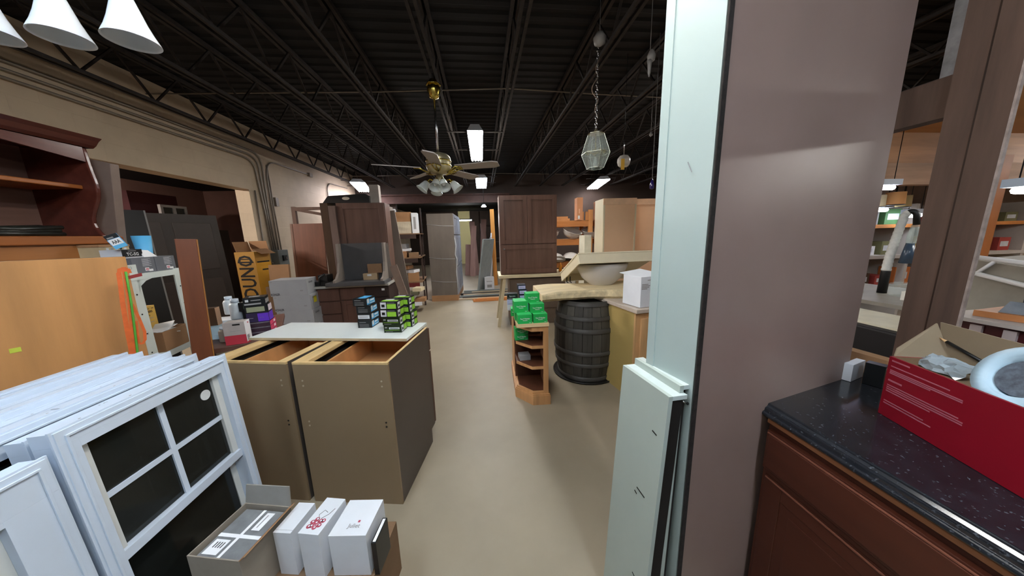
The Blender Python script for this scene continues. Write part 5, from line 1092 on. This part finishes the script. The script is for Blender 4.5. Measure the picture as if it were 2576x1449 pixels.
# ================================================================ HANGING THINGS
ab = M('brushed brass', '#B0A788', 0.35, 0.75, var=0.2)
bladem = M('greyed fan blade', '#9C938E', 0.4, var=0.08, scale=4, stretch=(1, 4, 1))
FX, FY = -0.41, 3.25
t = thing('ceiling_fan', 'brass ceiling fan with five grey blades and glass bell lights on a long rod', 'ceiling fan', (FX, FY, 2.20), 0)
MB().lathe([(0.035, 0.84), (0.045, 0.80), (0.062, 0.78), (0.066, 0.74), (0.05, 0.71), (0.045, 0.68), (0.015, 0.67)][::-1], brass, n=26).lathe([(0.075, 0.79), (0.075, 0.80)], brass, n=6).build('canopy', t)
MB().tube([(0, 0, 0.68), (0, 0, 0.17)], 0.011, chrome, 12).build('down_rod', t)
MB().lathe([(0.02, -0.05), (0.07, -0.04), (0.115, -0.01), (0.125, 0.02), (0.125, 0.10), (0.118, 0.125), (0.09, 0.15), (0.03, 0.17)], ab, n=36).lathe([(0.127, 0.03), (0.13, 0.037), (0.127, 0.044)], brass, n=36).lathe([(0.127, 0.075), (0.13, 0.082), (0.127, 0.089)], brass, n=36).build('motor_housing', t)
blades = [10, 82, 154, 226, 298]
for k, a in enumerate([6, 75, 147, 188, 262]):
    pass
for a in (-8, 64, 136, 208, 280):
    Rm = Matrix.Rotation(R_(a-10+0), 3, 'Z') @ Matrix.Rotation(R_(-12), 3, 'X')
    def q(x, y, z): return tuple(Rm @ Vector((x, y, 0)) + Vector((0, 0, z)))
    out = [(0.19, -0.052), (0.58, -0.068), (0.635, -0.045), (0.635, 0.045), (0.58, 0.068), (0.19, 0.052)]
    vs = [q(x, y, 0.010) for x, y in out]+[q(x, y, 0.018) for x, y in out]
    b_ = MB().add(vs, [tuple(range(5, -1, -1)), tuple(range(6, 12))]+[(i, (i+1) % 6, 6+(i+1) % 6, 6+i) for i in range(6)], bladem).build('blade', t)
    ir = MB()
    for s in (-1, 0, 1): ir.tube([q(0.09, 0, -0.03), q(0.14, 0.028*s, -0.02), q(0.19, 0.045*s, 0.004), q(0.25, 0.018*s, 0.004)], 0.006, brass, 7)
    ir.build('blade_iron', b_)
MB().lathe([(0.012, -0.155), (0.05, -0.14), (0.055, -0.11), (0.045, -0.085), (0.03, -0.05)], ab, n=24).build('light_kit', t)
for a in (200, 262, 290, 350, 110):
    ca, sa = math.cos(R_(a)), math.sin(R_(a)); tl = 38
    p0 = Vector((0.04*ca, 0.04*sa, -0.115)); p1 = Vector((0.105*ca, 0.105*sa, -0.095)); p2 = Vector((0.125*ca, 0.125*sa, -0.12))
    sh_ = MB(); ax = Vector((ca*0.62, sa*0.62, -0.78)).normalized()
    eul = ax.to_track_quat('Z', 'Y').to_euler(); rr_ = tuple(math.degrees(e) for e in eul)
    sh_.shell([(0.018, 0.0), (0.032, 0.015), (0.042, 0.05), (0.05, 0.085), (0.064, 0.105)], glassmat('ribbed bell glass', (0.85, 0.88, 0.86), 0.45, 0.12) if 'ribbed bell glass' not in MC else MC['ribbed bell glass'], c=p2, rot=rr_, t=0.003, n=22)
    s_ = sh_.build('glass_shade', t)
    MB().tube([p0, p1, p2], 0.007, brass, 8).lathe([(0.022, -0.005), (0.022, 0.02)], brass, c=p2, rot=rr_, n=14).build('shade_arm', s_)
    MB().lathe([(0.006, 0.012), (0.02, 0.035), (0.022, 0.055), (0.012, 0.075), (0.001, 0.08)], ceramic, c=p2, rot=rr_, n=14).build('bulb', s_)
tag(COL.objects[COL.objects.find(t.name)], t['label'], 'ceiling fan')

# lantern on a chain
def chain(mb, x, y, z0, z1, m, s=0.017):
    z = z0; k = 0
    while z < z1:
        pts = []
        for j in range(10):
            a = 2*math.pi*j/10; u, v = 0.55*s*math.cos(a), s*math.sin(a)
            pts.append((x+(u if k % 2 else 0), y+(0 if k % 2 else u), z+v))
        mb.tube(pts, 0.0028, m, 5, closed=True); z += s*1.55; k += 1
t = thing('pendant_lantern', 'faceted glass lantern with brass leaves hanging on a looped chain', 'pendant light', (1.045, 2.70, 2.09))
prof = [(0.075, 0.0), (0.125, 0.125), (0.07, 0.29)]; NS = 6
pts = [[(r*math.cos(2*math.pi*(k+0.5)/NS), r*math.sin(2*math.pi*(k+0.5)/NS), z) for k in range(NS)] for r, z in prof]
gl = MB()
for i in range(2):
    for k in range(NS):
        a, b, c, d = [Vector(p) for p in (pts[i][k], pts[i][(k+1) % NS], pts[i+1][(k+1) % NS], pts[i+1][k])]
        nn = (b-a).cross(d-a).normalized()*0.003
        gl.hexa([a, b, b-nn, a-nn, d, c, c-nn, d-nn], gclear)
gl.build('glass_panes', t)
fm = MB()
pwt = M('pewter came', '#A8AA9C', 0.35, 0.6)
for i in range(3):
    for k in range(NS): fm.bar(pts[i][k], pts[i][(k+1) % NS], 0.0025, 0.0025, pwt)
for i in range(2):
    for k in range(NS): fm.bar(pts[i][k], pts[i+1][k], 0.0025, 0.0025, pwt)
fm.lathe([(0.072, 0.288), (0.02, 0.305), (0.012, 0.325)], ab, n=18); fm.build('brass_frame', t)
lv = MB()
for k in range(9):
    a = 2*math.pi*k/9; c = Vector((0.085*math.cos(a), 0.085*math.sin(a), 0.135)); o_ = Vector((math.cos(a), math.sin(a), 0.15*math.sin(3*a)))
    s_ = Vector((-math.sin(a), math.cos(a), 0))
    lv.add([c-o_*0.03, c+s_*0.018+Vector((0, 0, .012)), c+o_*0.022, c-s_*0.018+Vector((0, 0, .012)), c+Vector((0, 0, -.006))], [(0, 4, 1), (1, 4, 2), (2, 4, 3), (3, 4, 0), (0, 1, 2, 3)], brass)
lv.tube([(0.05*math.cos(2*math.pi*k/16), 0.05*math.sin(2*math.pi*k/16), 0.14) for k in range(16)], 0.004, brass, 6, closed=True); lv.tube([(0, 0, 0.30), (0, 0, 0.10)], 0.005, brass, 8)
for k in range(3): lv.tube([(0, 0, 0.14), (0.05*math.cos(2.1*k), 0.05*math.sin(2.1*k), 0.14)], 0.003, brass, 5)
lv.build('brass_leaves', t)
MB().shell([(0.022, 0.02), (0.026, 0.09)], gclear, t=0.002, n=16).lathe([(0.02, 0.02), (0.008, 0.10)], ceramic, n=12).build('candle_glass', t)
mb = MB(); chain(mb, 0, 0, 0.345, 0.97, chrome); 
rr = random.Random(2)
z = 0.50
lp = []
for k in range(40):
    a = 0.5*k; lp.append((0.012*math.cos(a)-0.012*(1 if 12 < k < 26 else 0)-0.02*math.sin(math.pi*max(0, min(1, (k-12)/14))), 0.012*math.sin(a), 0.42+0.5*k/40))
mb.tube(lp, 0.004, M('dull chain link', '#8D7A6A', 0.3, 0.8), 5)
mb.build('chain', t)
# pair of pendants and trinkets
t = thing('pendant_lamp', 'small white ribbed globe pendant hanging right of the lantern', 'pendant light', (1.70, 3.5, 2.275))
MB().lathe([(0.045, 0.0), (0.064, 0.02), (0.074, 0.055), (0.070, 0.09), (0.045, 0.122), (0.012, 0.132)], M('ribbed white globe', '#B5B0A8', 0.35, var=0.25, scale=26, stretch=(.2, .2, 3)), n=28).build('globe', t)
MB().tube([(0, 0, 0.13), (0, 0, 0.35)], 0.006, chrome, 8).tube([(0, 0, 0.35), (0, 0, 1.185)], 0.0025, black, 6).build('stem', t)
MB().box(-0.072, -0.030, -0.085, -0.083, -0.05, 0.07, M('yellow paper tag', '#D3A43C', 0.6)).build('paper_tag', t)
def shard(label, x, y, z, prof, m, ztop=3.46):
    t = thing('glass_pendant', label, 'pendant light', (x, y, z), 0, 'odd glass pendants hanging near the column')
    MB().lathe(prof, m, n=18).build('glass_body', t)
    MB().tube([(0, 0, prof[-1][1]), (0, 0, ztop-z)], 0.0025, gry, 6).build('cord', t)
    return t
cl = M('milky glass drop', '#9C9B99', 0.2, var=0.2)
t = shard('milky spoon shaped glass drop hanging left of the white column', 1.40, 2.5, 2.745, [(0.004, 0), (0.012, 0.03), (0.016, 0.09), (0.022, 0.12)], cl)
MB().lathe([(0.004, 0.10), (0.028, 0.12), (0.034, 0.15), (0.02, 0.185), (0.006, 0.20)], cl, n=18, c=(0.012, 0, 0)).build('glass_bulb', t)
shard('violet glass drop hanging beside the white column', 1.86, 3.15, 1.965, [(0.004, 0), (0.022, 0.01), (0.024, 0.04), (0.012, 0.09), (0.004, 0.11)], M('violet glass', '#2B2260', 0.1, spec=0.9))
shard('frosted globe at the top of the lantern chain', 1.06, 2.70, 3.065, [(0.008, 0), (0.045, 0.02), (0.055, 0.06), (0.03, 0.10)], cl, 3.46)
shard('tiny glass shard far right of the lantern', 2.25, 3.9, 2.73, [(0.003, 0), (0.022, 0.02), (0.008, 0.06)], cl)

# bell shades at the top left
t = thing('bell_light_bar', 'light bar with three white glass bell shades hanging close by at the top left', 'hanging light', (-1.12, 1.03, 2.09), 0)
for k, (x, y) in enumerate([(0.0, 0.0), (0.165, 0.006), (-0.17, -0.006)]):
    s_ = MB().shell([(0.057, 0.0), (0.055, 0.005), (0.046, 0.025), (0.037, 0.05), (0.030, 0.075), (0.023, 0.10), (0.017, 0.12)], gfrost, c=(x, y, -0.005), t=0.0035, n=36).build('bell_shade', t)
    MB().lathe([(0.016, 0.118), (0.018, 0.16), (0.008, 0.175)], chrome, c=(x, y, -0.005), n=16).tube([(x, y, 0.165), (x, y, 0.24)], 0.006, chrome, 8).build('socket', s_)
MB().tube([(-0.22, -0.015, 0.245), (0.21, 0.014, 0.245)], 0.011, chrome, 12).tube([(0, 0, 0.245), (0, 0, 1.368)], 0.006, chrome, 8).build('bar', t)

# ================================================================ STUD WALL right
def stud(label, y0, y1, z0=0.0, z1=2.9, x0=1.66, x1=1.745, m=None):
    o = MB().box(x0, x1, y0, y1, z0, z1, m or studm).build('wall_stud'); return tag(o, label, 'stud', 'rough timber studs behind the counter')
stud('rough stud right of the gap, next to the partition opening', 0.905, 0.974, x1=1.69)
stud('rough stud doubled against the first one', 0.832, 0.898, z1=2.9, x0=1.655, x1=1.668)
stud('pale edged rough stud strip at the right opening', 0.826, 0.8315, x0=1.655, x1=1.668, m=M('pale chipped stud face', '#9C8A80', 0.7, var=0.3, scale=30))
stud('rough stud at the right end of the opening', 0.36, 0.44, x1=1.70)
tag(MB().box(1.68, 1.74, 0.976, 1.50, 1.895, 2.035, studm).build('header_beam'), 'rough header board between the partition and the first stud', 'beam')
tag(MB().box(1.68, 1.74, 0.442, 0.820, 1.86, 1.98, studm).build('header_beam'), 'rough header board above the right opening', 'beam')
tag(MB().box(1.70, 1.715, 0.976, 1.03, 2.036, 2.9, M('whitewashed board', '#8E8B8C', 0.7, var=0.3, scale=20)).build('grey_board'), 'whitewashed narrow board above the header, beside the first stud', 'board')
tag(MB().box(1.60, 1.65, 0.45, 1.50, 0.0, 0.80, studm).build('knee_wall'), 'rough boarded knee wall behind the dark counter', 'panel')
carton('cardboard_sheet', 'folded brown cardboard sheet between counter and studs', 'cardboard', (1.62, 1.06, 0.802), (0.05, 0.36, 0.175), 6, card)

# ================================================================ WORKSHOP BEYOND THE STUDS
t = thing('work_bench', 'grey topped bench beyond the studs carrying the bent tube lamp', 'bench', (2.62, 1.05, 0), 0)
MB().box(0, 0.75, 0.0, 1.75, 0.985, 1.01, M('grey bench top', '#8A8479', 0.5)).build('top', t)
for a, b in ((0.02, 0.02), (0.68, 0.02), (0.02, 1.68), (0.68, 1.68)): MB().box(a, a+0.05, b, b+0.05, 0, 0.985, rkd).build('leg', t)
MB().box(0.02, 0.72, 0.03, 1.72, 0.5, 0.52, rkd).build('lower_shelf', t)
t = thing('black_case', 'black case with cream papers on top, below the grey bench top', 'case', (1.96, 1.25, 0.0), 0)
MB().box(0, 0.42, -0.15, 0.42, 0.0, 1.0, M('black case cloth', '#141112', 0.6)).build('body', t, 0.01)
MB().box(0.05, 0.36, -0.1, 0.30, 1.001, 1.012, M('cream papers', '#CFC7AE', 0.6)).build('papers', t)
# bent tube lamp
wrap = M('white wrapped hose', '#D5D3CC', 0.6, var=0.12, scale=40)
LX, LY = 3.0, 1.885
t = thing('arc_lamp', 'bent lamp with a black foot, white ribbed hose and a hanging glass head', 'lamp', (LX, LY, 1.0105), -60)
MB().lathe([(0.026, 0.0), (0.025, 0.16), (0.024, 0.175)], black, n=26).build('foot', t)
pth = []; rad = []
for k in range(60):
    u = k/59; 
    if u < 0.6: x = 0.030*(u/0.6)**1.6; z = 0.17+0.37*(u/0.6)
    else:
        a = (u-0.6)/0.4*math.pi*0.80; x = 0.030+0.030*(1-math.cos(a)); z = 0.54+0.055*math.sin(a)
    pth.append((x, 0, z)); rad.append((0.025-0.005*u)*(1+0.07*math.sin(k*2.2)))
MB().tube(pth[:48], rad[:48], wrap, 16).build('hose', t)
MB().tube(pth[46:]+[(0.092, 0, 0.50)], 0.017, black, 14).build('elbow', t)
MB().shell([(0.026, 0.37), (0.030, 0.42), (0.022, 0.47), (0.018, 0.50)], gclear, c=(0.088, 0, 0), n=18).build('glass_head', t)
MB().lathe([(0.038, 0.23), (0.030, 0.30), (0.020, 0.375)], M('dark blue shade', '#3A4858', 0.25), c=(0.083, 0, 0), n=22).build('lower_shade', t)
carton('white_cloth', 'crumpled white cloth heap on the grey bench', 'cloth', (2.98, 1.62, 1.0105), (0.30, 0.16, 0.06), 10, M('white cloth', '#D6D2C6', 0.8, var=0.1, scale=15, bump=0.5))
o = MB().lathe([(0.05, 0), (0.06, 0.02), (0.055, 0.09), (0.03, 0.1)], gclear, n=18, rot=(0, 0, 0)).build('glass_jar'); tag(o, 'round glass jar beside the lamp foot', 'jar'); o.location = (2.98, 1.775, 1.0105)
o = MB().box(0, 0.012, -0.05, 0.05, 0, 0.13, gry).box(0.012, 0.02, -0.04, 0.04, 0.01, 0.12, black).build('picture_stand'); tag(o, 'small dark frame standing at the bench end near the partition', 'frame'); pose(o, (2.95, 2.07, 1.0105), -30)
# lamp shades cluster
for (x, y, z, r, h, c_, l) in [(4.39, 2.80, 1.722, 0.075, 0.13, '#E0A868', 'biggest amber drum lamp shade hanging beyond the studs'), (4.56, 2.84, 1.70, 0.062, 0.12, '#CBB680', 'cream drum lamp shade hanging right of the amber one'), (4.20, 2.80, 1.705, 0.05, 0.12, '#C9BE96', 'pale drum lamp shade hanging left of the amber one'), (4.30, 2.90, 1.72, 0.04, 0.08, '#D29A5C', 'small amber lamp shade tucked left of the biggest')]:
    t = thing('lamp_shade', l, 'lamp shade', (x, y, z), 0, 'drum shades hanging beyond the studs')
    MB().shell([(r, 0), (r*0.95, h)], M('shade '+c_, c_, 0.7, var=0.04), t=0.004, n=24).lathe([(r*1.01, -0.004), (r*1.01, 0.004)], black, n=24).build('drum', t)
    MB().tube([(0, 0, h*0.5), (0, 0, 2.38-z)], 0.008, black, 6).build('rod', t)
rr = random.Random(21)
for k, l in enumerate(['white tangled fitting hanging under the beam, left', 'white tangled fitting hanging under the beam, middle', 'white tangled fitting hanging under the beam, right', 'grey tangled fitting hanging under the beam, far right']):
    mb = MB(); x0 = 4.62+0.12*k
    pts = [(x0+rr.uniform(-.06, .06), 2.65+rr.uniform(-.05, .05), 1.90-0.02*j) for j in range(9)]
    mb.tube(pts, 0.010, chrome if k < 3 else gry, 6); tag(mb.build('hanging_fitting'), l, 'fitting', 'fittings hanging under the timber beam')
# shelves at far wall
shm = wood('orange shelf board', '#C07A3C', 0.6, axis=0); wsh = M('off white store cabinet', '#B9B1A8', 0.6, var=0.05)
t = thing('display_shelf', 'off white display shelves with orange boards against the far workshop wall', 'shelf unit', (4.1, 3.02, 0))
for x in (0.0, 0.95, 1.9, 2.6): MB().box(x, x+0.04, 0.0, 0.36, 0, 1.75, wsh).build('upright', t)
for z, m in ((0.3, wsh), (0.75, wsh), (1.12, wsh), (1.48, shm)): MB().box(0.0, 2.64, -0.01, 0.36, z, z+0.04, m).build('shelf', t)
MB().box(0.0, 2.64, 0.35, 0.37, 0, 1.75, wsh).build('back_panel', t)
NAMES = ['green labelled box', 'dark bottle shaped box', 'pale blue box', 'brown wooden box', 'yellow box', 'white box', 'red box', 'glassy grey box', 'olive box', 'orange box']
MM = [M('shelf green', '#4E7A4C', .6), bk, M('shelf blue', '#7F95A8', .5), darkbr, M('shelf yellow', '#C9A63C', .6), wht, M('shelf red', '#A04038', .6), gry, M('shelf olive', '#72704E', .6), M('shelf orange', '#C07038', .6)]
for si, z in enumerate((0.79, 1.16, 1.52)):
    for k in range(9):
        nm = NAMES[(k*3+si*2) % 10]
        carton('shelf_box', '%s on the %s board of the display shelves, %s' % (nm, ['lower', 'middle', 'upper orange'][si], ['first from the left', 'second from the left', 'third from the left', 'fourth from the left', 'fifth from the left', 'sixth from the left', 'seventh from the left', 'eighth from the left', 'last at the right'][k]), 'box',
               (4.30+0.28*k, 3.16, z+0.001), (rr.uniform(.12, .22), 0.16, rr.uniform(.10, .24) if si < 2 else rr.uniform(.10, .18)), rr.uniform(-6, 6), MM[(k*3+si*2) % 10], [('f', 0.15, 0.85, 0.3, 0.7, lab)], 'boxes on the display shelves')
# right opening: bed rail, sheet, striped bench
t = thing('orange_door', 'orange wooden door panel standing far beyond the right opening', 'door', (4.50, 2.30, 0), 0)  # orange door slab standing in the workshop
MB().box(0, 0.24, 0, 0.05, 0, 2.1, M('orange door veneer', '#B5703C', 0.5, var=0.08)).build('slab', t)
t = thing('folding_lounger', 'white framed folding lounger with grey cloth beyond the right opening', 'lounger', (2.72, 1.27, 1.012), -20)
MB().hexa([(0, -0.9, 0.0), (0.5, -0.9, 0), (0.5, 0.15, 0.0), (0, 0.15, 0.0), (0.0, -0.9, 0.20), (0.5, -0.9, 0.26), (0.5, 0.15, 0.34), (0, 0.15, 0.30)], M('grey lounger cloth', '#8D877C', 0.8)).build('cloth', t)
MB().tube([(-0.02, 0.16, 0.32), (-0.02, -0.1, 0.30), (-0.02, -0.9, 0.22)], 0.012, wht, 8).tube([(-0.02, 0.16, 0.24), (-0.02, -0.9, 0.06)], 0.012, wht, 8).tube([(-0.02, 0.0, 0.31), (-0.02, 0.08, 0.22)], 0.008, wht, 6).build('frame', t)
t = thing('striped_bench', 'low bench with dark red and white stripes beyond the right opening', 'bench', (2.02, 0.12, 0), 0)
sr = M('dark red slat', '#4A1418', 0.5)
MB().box(0.012, 0.5, 0, 0.95, 0, 1.11, sr).build('body', t)
for k in range(12): MB().box(0, 0.012, 0.03+0.08*k, 0.06+0.08*k, 0.0, 1.10, M('white stripe slat', '#C5B5B0', 0.5)).build('white_slat', t)
MB().box(-0.01, 0.52, -0.01, 0.96, 1.11, 1.125, M('whitish bench top', '#C9BEB4', 0.5)).build('top', t)
carton('orange_board', 'orange wooden board lying on the striped bench', 'board', (2.25, 0.80, 1.126), (0.30, 0.45, 0.025), 6, M('orange bench board', '#C27F4C', 0.5))
t = thing('clear_folder', 'shiny grey plastic wrapped parts lying on the orange board', 'packet', (2.25, 0.78, 1.152), 8)
MB().hexa([(-0.12, -0.3, 0), (0.12, -0.3, 0), (0.14, 0.2, 0), (-0.12, 0.2, 0), (-0.1, -0.28, 0.03), (0.1, -0.28, 0.06), (0.1, 0.18, 0.02), (-0.12, 0.18, 0.05)], M('shiny grey film', '#8A929A', 0.15, var=0.3, scale=12)).build('body', t)
carton('dark_parcel', 'dark blue parcel behind the shiny grey packet', 'parcel', (2.42, 0.98, 1.126), (0.14, 0.12, 0.06), 20, M('dark blue film', '#28303C', 0.3))
